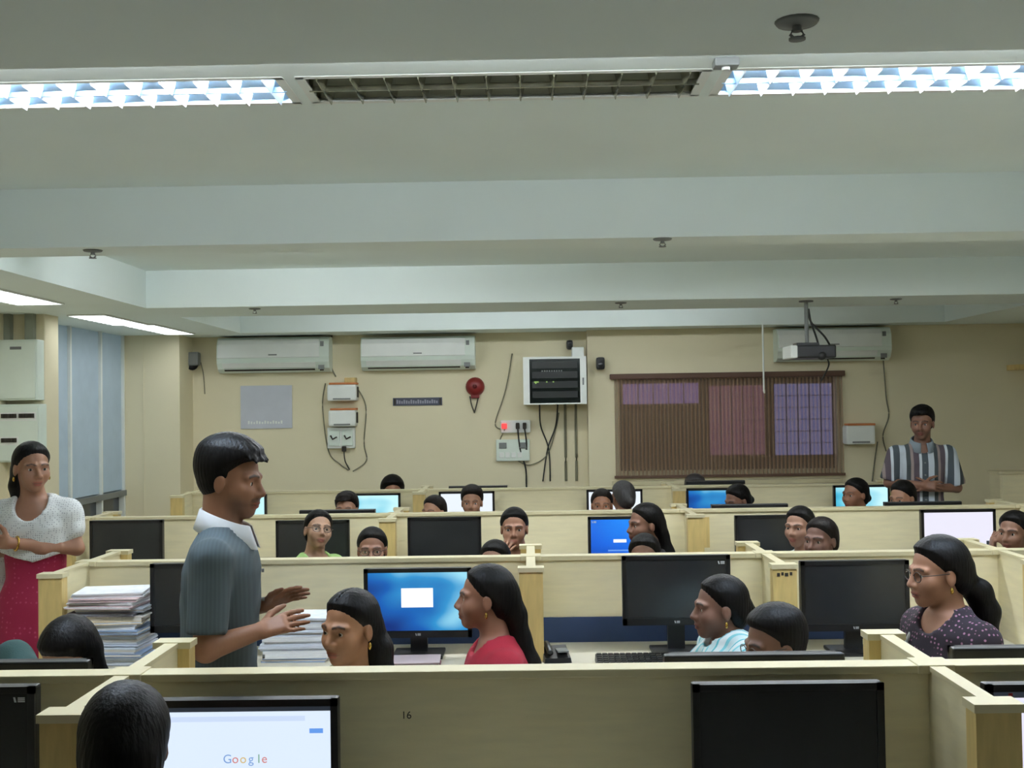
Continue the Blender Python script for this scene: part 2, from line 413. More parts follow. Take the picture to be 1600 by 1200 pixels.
def sprinkler(px, py, lab, z=SOF):
    hz = z-CAMZ; Y = 5.0
    for _ in range(30):
        zz = PX(px, py, Y)[1]-CAMZ; Y *= hz/zz
    x = PX(px, py, Y)[0]
    t = thing('sprinkler_head', lab, 'sprinkler', (x, Y, z))
    MB().lathe([(0, 0), (.042, 0), (.038, -.006), (.014, -.009), (.0, -.009)], 18).build('rosette', greyp, t)
    MB().cyl((0, 0, -.01), (0, 0, -.02), .009).build('stem', greyp, t)
    MB().tube([(-.008, 0, -.018), (-.013, 0, -.026), (-.004, 0, -.034)], .003).tube([(.008, 0, -.018), (.013, 0, -.026), (.004, 0, -.034)], .003).build('yoke', greyp, t)
    MB().lathe([(0, -.033), (.016, -.033), (.016, -.036), (0, -.036)], 14).build('deflector', greyp, t)
sprinkler(1245, 33, 'sprinkler head on the wide beam nearest the louvred lights')
sprinkler(1035, 373, 'sprinkler head on the slim beam above the projector side')
sprinkler(145, 391, 'sprinkler head near the aisle strip lights')
sprinkler(970, 473, 'small sprinkler head on the beam before the brown blind')
sprinkler(398, 482, 'small sprinkler head on the beam before the first air conditioner')
sprinkler(1400, 467, 'small sprinkler head on the beam above the standing man in stripes')
# small box beside the right lit fixture
x, z = PX(1134, 96, 3.17)
t = thing('junction_box', 'small grey junction box on ceiling beside the lit light', 'box', (x, 3.17, CEIL))
MB().box((0, 0, -.012), (.07, .05, .024), bev=.005).build('body', greyp, t); MB().cyl((.0, 0, -.024), (.0, 0, -.032), .012).build('knob', whitep, t)

# ------------------------------------------------------------------ cubicle rows
PT = CAMZ-.64; DZ = .765
WL = .40
ROWS = [  # Y, x0, x1, wings
    (2.80, -1.95, 3.02, [-1.95, -1.01, .985, 2.02, 3.02]),
    (4.93, -1.95, 3.02, [-1.95, 0.0, 1.02, 2.04, 3.02]),
    (7.06, -2.78, 3.10, [-2.78, -.85, .98, 3.06]),
    (9.19, -2.78, 3.03, [-2.78, -.87, 1.17, 3.0])]
PL = ['long cream partition marked 16, its shaded side behind the web page monitor', 'long cream partition behind the red dressed woman and paper stacks',
      'long cream partition behind the girl in green', 'long cream partition closest to the far wall']
DLn = ['cream worktop with the web page monitor', 'cream worktop with the paper stacks and keyboard', 'cream worktop before the girl in green', 'cream worktop with bright white and cyan screens near far wall']
DLf = ['cream worktop behind the partition marked 16', 'cream worktop behind the paper stack partition', 'cream worktop behind the partition of the girl in green', 'cream worktop facing the far wall']
wing_me = MB().span(-.015, .015, 0, WL-.05, DZ, PT-.012).mesh('wing_panel'); wing_me.materials.append(cream)
wcap_me = MB().span(-.019, .019, 0, WL-.05, PT-.012, PT).mesh('wing_cap'); wcap_me.materials.append(capm)
post_me = MB().span(-.048, .048, WL-.055, WL, DZ, PT-.016).mesh('end_post'); post_me.materials.append(postm)
pcap_me = MB().span(-.053, .053, WL-.062, WL+.006, PT-.016, PT+.002).mesh('post_cap'); pcap_me.materials.append(capm)
PARTS = []
for ri, (Y, x0, x1, wings) in enumerate(ROWS):
    t = thing('cubicle_partition', PL[ri], 'partition', (0, Y, 0)); PARTS.append(t)
    th = .025
    segs = sorted(wings)
    for a, b_ in zip(segs, segs[1:]):
        MB().span(a+.002, b_-.002, -th, th, 0, PT-.02).build('panel', cream, t)
        MB().span(a+.03, b_-.03, -th-.008, -th+.001, DZ, DZ+.108).build('lower_strip', navy, t)
    MB().span(x0-.03, x1+.03, -.036, .036, PT-.02, PT, bev=.003).build('cap', capm, t)
    for wx in wings:
        for rz in (0, math.pi):
            p = inst('wing_panel', wing_me, t, (wx, 0, 0), (0, 0, rz))
            inst('wing_cap', wcap_me, p); 
            q = inst('end_post', post_me, t, (wx, 0, 0), (0, 0, rz)); inst('post_cap', pcap_me, q)
        MB().span(wx-.045, wx+.045, -.045, .045, PT-.019, PT+.003, bev=.003).build('junction_cap', capm, t)
    for side, lab in ((-1, DLn[ri]), (1, DLf[ri])):
        d = thing('worktop', lab, 'worktop', (0, Y, 0))
        ya, yb = side*(.033), side*.50
        MB().span(x0, x1, min(ya, yb), max(ya, yb), DZ-.026, DZ).build('desktop', worktop, d)
        for wx in wings: MB().span(wx-.012, wx+.012, min(ya, yb)+.03, max(ya, yb)-.03, 0, DZ-.026).build('side_panel', cream, d)
x, z = PX(635, 1118, 2.774)
text('number_mark', '16', .026, inkm, PARTS[0], (x, -.0256, z))
# smudged marks on two posts of the second row
for (px, py, xx) in ((827, 875, 0.0), ):
    MB().span(xx-.003, xx+.003, -.0472, -.0465, PT-.05, PT-.02).build('dark_slot', inkm, PARTS[1])
sm = MB()
for k, (u, w_) in enumerate(((-.026, .012), (-.01, .010), (.006, .014), (.024, .010))):
    sm.span(1.02+u-w_/2, 1.02+u+w_/2, -WL-.0016, -WL-.0005, PT-.046+.004*(k % 2), PT-.032+.003*(k % 2))
sm.build('smudge', inkm, PARTS[1])
MB().span(1.065, 1.12, -.0262, -.0252, .9, 1.09).build('smudge', postm, PARTS[2])

# ------------------------------------------------------------------ monitors
MW, MH = .445, .285
def logo(parent, x, z, y, s=1.0):
    m = MB()
    m.add([(x-.014*s, y, z+.006*s), (x-.009*s, y, z+.006*s), (x-.006*s, y, z-.006*s), (x-.011*s, y, z-.006*s)], [(0, 3, 2, 1)])
    for k in (-1, 0, 1): m.span(x-.003*s, x+.014*s, y-.0004, y, z+k*.0042*s-.0014*s, z+k*.0042*s+.0014*s)
    m.build('logo', mark_w, parent)
def monitor(X, Yf, top, lab, screen=None, face=1, group=None, rz=0.0, extra=None, deck=DZ, w=MW):
    """face 1: screen to the viewer's side (-Y), -1: away"""
    t = thing('monitor', lab, 'monitor', (X, Yf, deck), rz if face == 1 else math.pi+rz, group)
    zt = top-deck; zb = zt-MH; b = .017
    MB().box((0, .020, (zt+zb)/2), (w, .034, MH), bev=.006).build('casing', blackp, t)
    MB().box((0, .048, (zt+zb)/2), (w*.7, .03, MH*.7), bev=.01).build('back_shell', blackp, t)
    bz = MB()
    bz.span(-w/2, w/2, -.004, .006, zt-b, zt).span(-w/2, w/2, -.004, .006, zb, zb+b*1.7)
    bz.span(-w/2, -w/2+b, -.004, .006, zb, zt).span(w/2-b, w/2, -.004, .006, zb, zt); bz.build('bezel', blackp, t)
    sc = MB().span(-w/2+b, w/2-b, -.0005, .003, zb+b*1.7, zt-b).build('screen', screen or darkscr, t)
    MB().span(-.035, .035, .03, .055, .01, zb+.10).build('neck', blackp, t)
    MB().box((0, .03, .008), (.21, .17, .016), bev=.006).build('base', blackp, t)
    logo(t, 0, zb+b*.8, -.0045, .8)
    if extra: extra(t, sc, zb+b*1.7, zt-b, w/2-b)
    return t
def dlg(x0, x1, u0, u1, m=None, name='dialog_box'):
    def f(t, sc, za, zb_, hw):
        MB().span(-hw+2*hw*x0, -hw+2*hw*x1, -.0013, -.0007, zb_-(zb_-za)*u1, zb_-(zb_-za)*u0).build(name, m or scr_box, sc)
    return f
def multi(*fs):
    def f(*a):
        for g in fs: g(*a)
    return f
def corner_logo(side):
    def f(t, sc, za, zb_, hw): logo(t, side*(hw-.02), zb_-.014, -.0013, 1.0)
    return f
GL = {'b': (66, 133, 234), 'r': (219, 68, 55), 'y': (226, 170, 40), 'g': (52, 140, 84)}
def google(t, sc, za, zb_, hw):
    MB().span(-hw, hw, -.0013, -.0007, zb_-.011, zb_).build('title_bar', scr_dark, sc)
    MB().span(-hw+.02, hw-.06, -.0013, -.0007, zb_-.034, zb_-.022).build('address_bar', scr_bar, sc)
    MB().span(hw-.05, hw-.018, -.0013, -.0007, zb_-.063, zb_-.052).build('button', scr_btn, sc)
    MB().span(-hw+.006, -hw+.012, -.0014, -.0012, zb_-.0085, zb_-.0025).build('close_button', redm, sc)
    x = -.038
    for ch, co in zip('Google', 'brybgr'):
        k = 'letter_'+co
        m = emis(k, tuple(int(v*.55+.45*225) for v in GL[co]), .8)
        text('letter', ch, .029, m, sc, (x, -.0016, zb_-.122)); x += .0185 if ch != 'l' else .013
def red_corner(t, sc, za, zb_, hw):
    MB().span(-hw, hw, -.0013, -.0007, zb_-.014, zb_).build('title_bar', scr_dark, sc)
    MB().span(-hw+.035, -hw+.045, -.0015, -.0012, zb_-.01, zb_-.003).build('close_button', redm, sc)
    m = MB()
    for k in range(6): m.span(-hw+.105, -hw+.112+.003*(k % 2), -.0014, -.0012, zb_-.08-.014*k, zb_-.074-.014*k)
    m.build('page_text', scr_bar, sc)
def mon_at(px, ptop, Yf, lab, **k):
    X, z = PX(px, ptop, Yf); return monitor(X, Yf, z, lab, **k)
# first row, near side
mon_at(380, 1093, 2.64, 'monitor showing a web search page beside the dark haired viewer', screen=scr_google, extra=google)
mon_at(1231, 1068, 2.64, 'switched off black monitor on the partition marked 16', extra=None)
mon_at(-92, 1074, 2.64, 'switched off monitor with a white corner mark beyond the low wing', extra=corner_logo(1))
mon_at(1690, 1068, 2.64, 'white lit monitor beyond the wing post', screen=scr_lilac, extra=red_corner)
# second row, near side
mon_at(318, 880, 4.64, 'switched off monitor behind the presenter beside the paper pile')
mon_at(652, 888, 4.64, 'blue wallpaper monitor with a white dialog box behind the woman in red', screen=scr_blue, extra=dlg(.335, .655, .27, .60))
mon_at(1056, 868, 4.64, 'tall set black monitor with keyboard behind the woman in pale blue', extra=corner_logo(1))
mon_at(1335, 876, 4.60, 'black monitor with a red power light behind the woman in glasses', w=.44,
       extra=lambda t, sc, za, zb_, hw: MB().span(hw+.004, hw+.009, -.006, -.004, za-.016, za-.01).build('power_light', emis('red_led', (255, 60, 30), 3), t))
mon_at(1700, 876, 4.64, 'black monitor past the woman in glasses')
# third row, near side
mon_at(197, 813, 6.78, 'grey dark monitor behind the woman in the white shawl')
mon_at(488, 813, 6.78, 'dark monitor behind the girl in green')
mon_at(694, 808, 6.78, 'dark monitor beside the girl resting chin on hand')
mon_at(976, 807, 6.78, 'bright blue login screen monitor behind the long haired woman in black', screen=scr_login, extra=multi(dlg(.33, .52, .50, .58), corner_logo(-1), dlg(.25, .55, .76, .80, scr_btn, 'caption')))
mon_at(1206, 805, 6.78, 'dark monitor beside the girl with white collar')
mon_at(1497, 796, 6.78, 'white lit monitor with thin black frame behind the woman in glasses', screen=scr_lilac, extra=dlg(.90, .94, .72, .82, scr_dark, 'cursor_block'))
# fourth row, near side
mon_at(373, 773, 8.96, 'cyan lit monitor just past the presenter', screen=scr_cyan)
mon_at(582, 771, 8.96, 'cyan lit monitor beside the dark round head at the far partition', screen=scr_cyan)
mon_at(729, 768, 8.96, 'white lit monitor behind the boy at the far partition', screen=scr_white)
mon_at(960, 765, 8.96, 'white lit monitor behind two heads under the brown blind', screen=scr_white)
mon_at(1116, 763, 8.96, 'pale blue wallpaper monitor under the brown blind', screen=scr_blue)
mon_at(1346, 758, 8.96, 'cyan and blue monitor beside the standing man in stripes', screen=scr_cyan)
# far sides, only their top edges show
FG = 'monitors facing away behind the partitions'
for (px, Y, top, lab) in ((8, 2.98, 1.135, 'before the bowing girl'), (480, 2.98, 1.102, 'before the centre parted woman'), (1175, 2.98, 1.132, 'before the short haired person in glasses'), (1622, 2.98, 1.142, 'before the woman in the dotted kurta')):
    monitor(PX(px, 1030, Y)[0], Y, top, 'monitor seen from behind, top edge '+lab, face=-1, group=FG, w=.47)
for (px, Y, top) in ((318, 5.11, 1.10), (652, 5.11, 1.10), (1056, 5.11, 1.10), (1335, 5.11, 1.10)):
    monitor(PX(px, 870, Y)[0], Y, top, 'monitor facing away, hidden by the paper stack partition', face=-1, group=FG)
for (px, Y, top, lab) in ((528, 7.24, 1.152, 'before the boy with brushed hair'), (1170, 7.24, 1.152, 'before the bowed head under the blind'), (1440, 7.24, 1.152, 'before the standing man in stripes')):
    monitor(PX(px, 790, Y)[0], Y, top, 'monitor seen from behind, thin edge '+lab, face=-1, group=FG, w=.49)
for (px, Y, top, lab) in ((747, 9.37, 1.15, 'behind the boy at the white screen'), (1117, 9.37, 1.165, 'below the brown blind')):
    monitor(PX(px, 752, Y)[0], Y, top, 'monitor facing the far wall, thin edge '+lab, face=-1, group=FG, w=.49)
# ------------------------------------------------------------------ things on the far wall
def rect(p0, p1, Y):
    x0, z1 = PX(p0[0], p0[1], Y); x1, z0 = PX(p1[0], p1[1], Y)
    return x0, x1, z0, z1
def aircon(p0, p1, Y, lab):
    x0, x1, z0, z1 = rect(p0, p1, Y-.2); Wd = x1-x0; H = z1-z0
    t = thing('air_conditioner', lab, 'air conditioner', ((x0+x1)/2, Y, z0))
    prof = [(0, 0), (-.10, 0), (-.16, .03*H/.3), (-.195, .09), (-.20, H*.42), (-.19, H*.8), (-.165, H*.95), (-.14, H), (0, H)]
    MB().prism(prof, -Wd/2, Wd/2).build('casing', palegreen, t)
    MB().prism([(-.196, H*.40), (-.207, H*.42), (-.200, H*.80), (-.178, H*.94), (-.165, H*.95)], -Wd/2+.01, Wd/2-.09).build('front_panel', whitep, t)
    MB().prism([(-.14, .014), (-.165, .04), (-.16, .044), (-.13, .02)], -Wd/2+.06, Wd/2-.14).build('air_slot', inkm, t)
    MB().prism([(-.166, .045), (-.197, .088), (-.199, .086), (-.168, .042)], -Wd/2+.05, Wd/2-.13).build('louvre_flap', whitep, t)
    MB().span(Wd/2-.10, Wd/2-.045, -.198, -.188, .02, .06).build('display', greyp, t)
    MB().span(Wd/2-.09, Wd/2-.055, -.170, -.155, .008, .03).build('sensor', inkm, t)
    MB().span(Wd/2-.08, Wd/2-.05, -.2, -.183, H*.72, H*.86).build('badge', greyp, t)
    MB().span(-.04, .04, -.206, -.203, H*.46, H*.51).build('badge', greyp, t)
    return t
aircon((338, 528), (514, 580), YF, 'white air conditioner above the pale wall poster')
aircon((563, 527), (742, 576), YF, 'white air conditioner above the dark sign strip')
aircon((1215, 513), (1394, 562), YR, 'white air conditioner behind the hanging projector')
# hanging horn or camera in the corner
x, z = PX(303, 566, YF-.08)
t = thing('wall_speaker', 'small grey speaker with loose wires near the corner pier', 'speaker', (x, YF, z))
MB().span(-.02, .02, -.03, 0, .03, .10).build('bracket', greyp, t)
MB().box((0, -.08, .03), (.11, .10, .13), bev=.02).build('body', greyp, t)
MB().lathe([(0, .07), (.03, .075), (.055, .09), (.058, .1)], 16, Matrix.Translation((0, -.13, -.02)) @ Matrix.Rotation(R(90), 4, 'X') @ Matrix.Translation((0, 0, -.1))).build('horn', blackp, t)
MB().tube(spline([(-.04, -.02, .1), (-.05, -.015, .2), (-.07, -.01, .28)]), .004).build('wire', cable_d, t)
MB().tube(spline([(-.05, -.02, -.03), (-.055, -.008, -.2), (-.05, -.008, -.33)]), .004).build('wire', cable_g, t)
MB().tube(spline([(.05, -.03, 0), (.07, -.012, -.12), (.08, -.008, -.3)]), .004).build('wire', cable_g, t)
# poster
x0, x1, z0, z1 = rect((376, 603), (457, 669), YF)
posterm = mat('pale_lilac_sheet', (196, 200, 208), .6, var=.04)
t = thing('wall_poster', 'pale lilac poster sheet below the first air conditioner', 'poster', ((x0+x1)/2, YF, (z0+z1)/2))
hw, hh = (x1-x0)/2, (z1-z0)/2
MB().span(-hw, hw, -.012, 0, -hh, hh).build('sheet', posterm, t)
m = MB()
for k in range(13): m.span(-hw+.07+k*.026, -hw+.085+k*.026, -.0135, -.012, -hh+.045, -hh+.075-.006*(k % 3))
m.build('faint_lettering', whitep, t)
# stabiliser boxes
def stabil(p0, p1, Y, lab, orange=True):
    x0, x1, z0, z1 = rect(p0, p1, Y-.15); hw, H = (x1-x0)/2, z1-z0
    t = thing('voltage_stabilizer', lab, 'stabilizer', ((x0+x1)/2, Y, z0))
    MB().box((0, -.08, H/2), (2*hw, .16, H), bev=.02).build('case', whitep, t)
    if orange: MB().box((.01, -.09, H+.008), (hw*1.9, .13, .02), bev=.006).build('top_trim', orangem, t)
    MB().span(hw-.004, hw+.006, -.12, -.04, H*.2, H*.85).build('side_vent', inkm, t)
    MB().span(-hw*.6, hw*.6, -.164, -.158, H*.08, H*.16).build('vent_slot', greyp, t)
    return t
stabil((511, 601), (557, 626), YF, 'upper white stabilizer box with wooden packing between the air conditioners')
stabil((513, 641), (556, 666), YF, 'lower white stabilizer box above the twin socket board')
stabil((1322, 665), (1368, 694), YR, 'white stabilizer box with orange top beside the brown blind')
x0, x1, z0, z1 = rect((538, 590), (556, 598), YF-.1)
t = tag(MB().box(((x0+x1)/2, YF-.06, (z0+z1)/2), (x1-x0, .1, z1-z0), bev=.008).build('wooden_block', postm), 'small brown block resting on the upper stabilizer box', 'block')
x0, x1, z0, z1 = rect((513, 668), (556, 700), YF)
t = thing('socket_board', 'twin socket board with hanging cable loop under the stabilizers', 'socket board', ((x0+x1)/2, YF, z0))
hw, H = (x1-x0)/2, z1-z0
MB().box((0, -.03, H/2), (2*hw, .06, H), bev=.008).build('plate', whitep, t)
for s in (-1, 1):
    MB().box((s*hw*.48, -.068, H*.5), (hw*.8, .02, H*.75), bev=.006).build('socket', palegreen, t)
    MB().tube([(s*hw*.5-.03, -.082, H*.62), (s*hw*.5-.01, -.09, H*.45), (s*hw*.5+.03, -.085, H*.55)], .008).build('rotary_switch', inkm, t)
MB().box((.03, -.075, -.005), (.04, .04, .05), bev=.008).build('plug', inkm, t)
MB().tube(spline([(.03, -.08, -.03), (.035, -.05, -.12), (.07, -.02, -.2), (.05, -.02, -.16)]), .006).build('cable', cable_d, t)
MB().tube(spline([(-hw-.02, -.01, H+.42), (-hw-.05, -.01, H+.2), (-hw, -.01, -.02), (-.02, -.012, -.15), (.06, -.012, -.21)]), .006).build('cable', cable_g, t)
MB().tube(spline([(hw, -.01, H+.4), (hw+.10, -.01, H+.2), (hw+.08, -.01, .05), (hw+.10, -.01, -.12), (.1, -.012, -.22)]), .006).build('cable', cable_g, t)
MB().tube(spline([(-.05, -.02, H+.48), (-.1, -.015, H+.62), (-.08, -.015, H+.9)]), .007).build('cable', cable_g, t)
# sign strip
x0, x1, z0, z1 = rect((614, 622), (691, 633), YF)
t = thing('sign_strip', 'dark grey lettered sign strip below the second air conditioner', 'sign', ((x0+x1)/2, YF, (z0+z1)/2))
hw, hh = (x1-x0)/2, (z1-z0)/2
MB().span(-hw, hw, -.01, 0, -hh, hh).build('plate', mat('slate_sign', (70, 74, 88), .5), t)
m = MB()
for k in range(18): m.span(-hw+.035+k*(2*hw-.07)/18, -hw+.05+k*(2*hw-.07)/18, -.0115, -.01, -hh*.5, hh*.5-.006*(k % 3))
m.build('worn_lettering', mat('sign_letter', (150, 150, 164), .6), t)
for s in (-1, 1): MB().span(s*(hw-.018)-.008, s*(hw-.018)+.008, -.0112, -.01, -hh*.8, hh*.8).build('end_block', inkm, t)
# red bell with cord
x, z = PX(742, 604, YF-.05)
t = thing('alarm_bell', 'round red alarm bell with a dangling dark cord', 'bell', (x, YF, z))
MB().lathe([(0, .075), (.03, .074), (.065, .062), (.085, .035), (.09, .01), (.086, .0), (0, 0)], 24, Matrix.Rotation(R(90), 4, 'X')).build('gong', redm, t)
MB().lathe([(0, .095), (.018, .092), (.022, .07)], 14, Matrix.Rotation(R(90), 4, 'X')).build('cap_nut', mat('dark_red', (96, 26, 28), .4), t)
MB().box((0, -.02, -.085), (.08, .04, .05), bev=.008).build('striker_box', redm, t)
MB().tube(spline([(-.05, -.03, -.09), (-.035, -.03, -.17), (-.01, -.03, -.24)]), .006).tube(spline([(.03, -.03, -.1), (.01, -.03, -.18), (-.01, -.03, -.25)]), .007).build('cord', inkm, t)
# network cabinet
x0, x1, z0, z1 = rect((817, 558), (917, 631), YF-.36)
t = thing('network_cabinet', 'pale wall cabinet with dark glass door and blinking network gear', 'cabinet', ((x0+x1)/2, YF, z0))
hw, H = (x1-x0)/2, z1-z0
MB().span(-hw, hw, -.34, 0, 0, H, bev=.006).build('body', whitep, t)
dr = MB(); dw = hw*.80
dr.span(-hw, -dw, -.36, -.34, 0, H).span(dw, hw, -.36, -.34, 0, H).span(-dw, dw, -.36, -.34, H-.02, H).span(-dw, dw, -.36, -.34, 0, .012)
d = dr.build('door', whitep, t)
MB().span(-dw, dw, -.355, -.35, .012, H-.02).build('door_glass', mat('smoked_glass', (26, 32, 30), .1), d)
MB().span(dw+.02, dw+.035, -.37, -.36, H*.4, H*.55).build('handle', greyp, d)
eq = MB()
for k in range(4): eq.span(-dw*.9, dw*.9, -.358, -.356, .06+k*.09, .12+k*.09)
eq.build('switch_gear', mat('dark_gear', (24, 28, 26), .4), d)
m = MB()
for k, (u, v) in enumerate(((-.19, .20), (-.175, .20), (-.08, .20), (-.02, .20), (-.18, .19))): m.span(u, u+.012+.03*(k == 0), -.3595, -.3585, v, v+.012)
m.build('green_light', emis('green_led', (150, 190, 90), .8), d)
m = MB()
for k in range(9): m.span(-.12+k*.022, -.108+k*.022, -.3595, -.3585, .30, .312)
m.build('indicator_light', mat('grey_mark', (110, 116, 112), .5), d)
for k, (u, bend) in enumerate(((-.14, .02), (.03, -.05), (.10, 0), (.2, 0))):
    L = PX(917, 631, YF)[1]-1.10
    MB().tube(spline([(u, -.06, 0), (u+bend*.4, -.02, -.2), (u+.10-bend if k == 0 else u+bend*2, -.014, -.42), (u+.09 if k == 0 else u+bend*3, -.014, -L)]), .007 if k < 2 else .012).build('cable', cable_d if k < 2 else cable_g, t)
x0, x1, z0, z1 = rect((893, 543), (912, 556), YF-.2)
t = tag(MB().box(((x0+x1)/2, YF-.2, (z0+z1)/2-.01), (x1-x0, .12, z1-z0+.02), bev=.008).build('adapter_box', whitep), 'small white box standing on the network cabinet', 'box')
def spk(px, py, Y, lab, s=1):
    x, z = PX(px, py, Y-.08)
    t = thing('camera_unit', lab, 'camera', (x, Y, z))
    MB().span(-.012, .012, -.05, 0, -.01, .02).build('bracket', blackp, t)
    MB().box((0, -.09, 0), (.075*s, .10, .11*s), bev=.022).build('body', blackp, t)
    MB().lathe([(0, .004), (.02*s, .004), (.024*s, 0)], 14, Matrix.Translation((0, -.14, -.01)) @ Matrix.Rotation(R(90), 4, 'X')).build('lens', darkscr, t)
spk(890, 539, YF, 'small black camera above the network cabinet', .8)
spk(938, 568, YR, 'black wall camera beside the brown blind', 1.05)
# power strips under cabinet
x0, x1, z0, z1 = rect((782, 657), (829, 676), YF-.05)
t = thing('power_strip', 'power strip with red glowing switch and two black plugs', 'power strip', ((x0+x1)/2, YF, z0))
hw, H = (x1-x0)/2, z1-z0
MB().box((0, -.025, H/2), (2*hw, .05, H), bev=.01).build('body', whitep, t)
MB().box((-hw+.035, -.06, H*.55), (.05, .04, .05), bev=.008).build('red_switch', mat('red_glow', (220, 50, 50), .4, emit=(255, 70, 70), estr=.9), t)
for u in (.02, .085):
    MB().box((u, -.07, H*.55), (.035, .05, .06), bev=.008).build('plug', inkm, t)
MB().tube(spline([(.02, -.09, H*.4), (.04, -.05, -.15), (.09, -.03, -.34), (.1, -.02, -.55), (.16, -.02, -.62)]), .008).build('cable', cable_d, t)
MB().tube(spline([(.085, -.09, H*.4), (.1, -.06, -.08), (.1, -.05, -.16)]), .008).build('cable', cable_d, t)
MB().tube(spline([(-hw, -.02, H*.3), (-hw-.05, -.012, .1), (-hw+.05, -.012, .4), (-hw+.12, -.012, .75)]), .006).build('cable', cable_g, t)
MB().tube(spline([(-hw+.04, -.05, H*.3), (-hw-.02, -.012, -.1), (-hw-.01, -.012, -.2)]), .006).build('cable', cable_g, t)
x0, x1, z0, z1 = rect((775, 687), (828, 720), YF-.04)
t = thing('switch_board', 'pale wall switch board with rows of switches below the power strip', 'switch board', ((x0+x1)/2, YF, z0))
hw, H = (x1-x0)/2, z1-z0
MB().box((0, -.025, H/2), (2*hw, .05, H), bev=.008).build('plate', palegreen, t)
for i in range(4):
    MB().box((-hw*.68+i*hw*.36, -.053, H*.28), (.042, .012, .05), bev=.004).build('switch', whitep, t)
for i in range(2):
    MB().box((-hw*.6+i*hw*1.2, -.053, H*.72), (.07, .012, .055), bev=.004).build('socket', greyp, t)
MB().tube(spline([(hw*.3, -.03, 0), (hw, -.02, -.04), (hw+.16, -.015, .05), (hw+.25, -.015, .3), (hw+.28, -.02, .45)]), .006).build('cable', cable_g, t)
# wires beside the right stabiliser
t = tag(MB().tube(spline([(*[PX(1380, 562, YR-.01)[0]], YR-.012, PX(1380, 562, YR)[1]), (PX(1384, 620, YR)[0], YR-.012, PX(1384, 620, YR)[1]), (PX(1388, 650, YR)[0], YR-.012, PX(1388, 650, YR)[1]), (PX(1379, 680, YR)[0], YR-.012, PX(1379, 680, YR)[1]), (PX(1384, 705, YR)[0], YR-.012, PX(1384, 705, YR)[1])]), .006).build('power_cable', cable_g), 'grey cable hanging from the air conditioner behind the projector', 'cable')
t = tag(MB().tube(spline([(PX(1368, 690, YR)[0], YR-.06, PX(1368, 690, YR)[1]), (PX(1366, 720, YR)[0], YR-.014, PX(1366, 720, YR)[1]), (PX(1362, 752, YR)[0], YR-.014, PX(1362, 752, YR)[1])]), .006).build('power_cable', cable_g), 'short cable hanging below the orange topped stabilizer', 'cable')
# projector on a pole
Yp = 7.85
x0, x1, z0, z1 = rect((1229, 541), (1300, 560), Yp); xp_ = PX(1260, 500, Yp)[0]
t = thing('projector', 'dark projector hung from the ceiling on a pale pole', 'projector', (xp_, Yp, SOF))
zz = lambda z: z-SOF
MB().lathe([(0, 0), (.05, 0), (.05, -.008), (0, -.008)], 16).build('ceiling_plate', greyp, t)
MB().cyl((0, 0, 0), (0, 0, zz(z1)), .014).build('pole', greyp, t)
cx = (x0+x1)/2-xp_; hw = (x1-x0)/2
MB().span(cx-hw+.045, cx+hw, -.12, .14, zz(z0), zz(z1), bev=.012).build('body', blackp, t)
MB().span(cx-hw, cx-hw+.05, -.12, .14, zz(z0), zz(z1), bev=.012).build('side_cover', whitep, t)
MB().lathe([(0, 0), (.026, 0), (.03, -.02), (.03, -.04)], 16, Matrix.Translation((cx+.06, -.125, (zz(z0)+zz(z1))/2-.03)) @ Matrix.Rotation(R(90), 4, 'X')).build('lens', blackp, t)
MB().span(cx-.1, cx+.05, -.06, .06, zz(z1)-.005, zz(z1)+.02).build('mount', blackp, t)
for u in (.09, .17):
    MB().tube(spline([(.016, 0, zz(z1)+.26), (.03, .0, zz(z1)+.17), (u*.7, .0, zz(z1)+.07), (u, .02, zz(z1)-.005)]), .007).build('cable', cable_d, t)
MB().tube(spline([(cx+hw-.01, .12, zz(z0)+.02), (cx+hw+.03, .2, zz(z0)-.04), (cx+hw+.0, .3, zz(z0)-.15)]), .006).build('cable', cable_d, t)
# hanging white rod
x, z = PX(1198, 609, 10.0)
t = thing('hanging_rod', 'thin white rod hanging from the ceiling before the blind', 'rod', (x, 10.12, SOF))
MB().cyl((0, 0, 0), (0, 0, z-SOF), .008).build('rod', whitep, t); MB().cyl((0, 0, z-SOF), (.006, 0, z-SOF-.03), .012, .006).build('hook', whitep, t)
# right shelf and cupboard
x0, x1, z0, z1 = rect((1580, 570), (1660, 577), YR-.1)
tag(MB().span(x0, x1, YR-.2, YR, z0, z1).build('wall_shelf', postm), 'thin tan shelf high on the far wall', 'shelf')
x0, x1, z0, z1 = rect((1562, 737), (1700, 780), 8.9)
t = thing('cupboard', 'low beige cupboard standing right of the striped shirt man', 'cupboard', ((x0+x1)/2, 9.0, 0))
hw = (x1-x0)/2
MB().span(-hw, hw, -.1, .1, 0, z1-.019, bev=.006).build('body', cream, t)
MB().span(-hw-.01, hw+.01, -.11, .11, z1-.02, z1).build('top', capm, t)
for s in (-1, 1): 
    d = MB().span(s*hw/2-hw/2+.01, s*hw/2+hw/2-.01, -.118, -.1, .06, z1-.04).build('door', cream, t); MB().span(s*.03-.006, s*.03+.006, -.135, -.118, z1*.55, z1*.65).build('handle', steel, d)
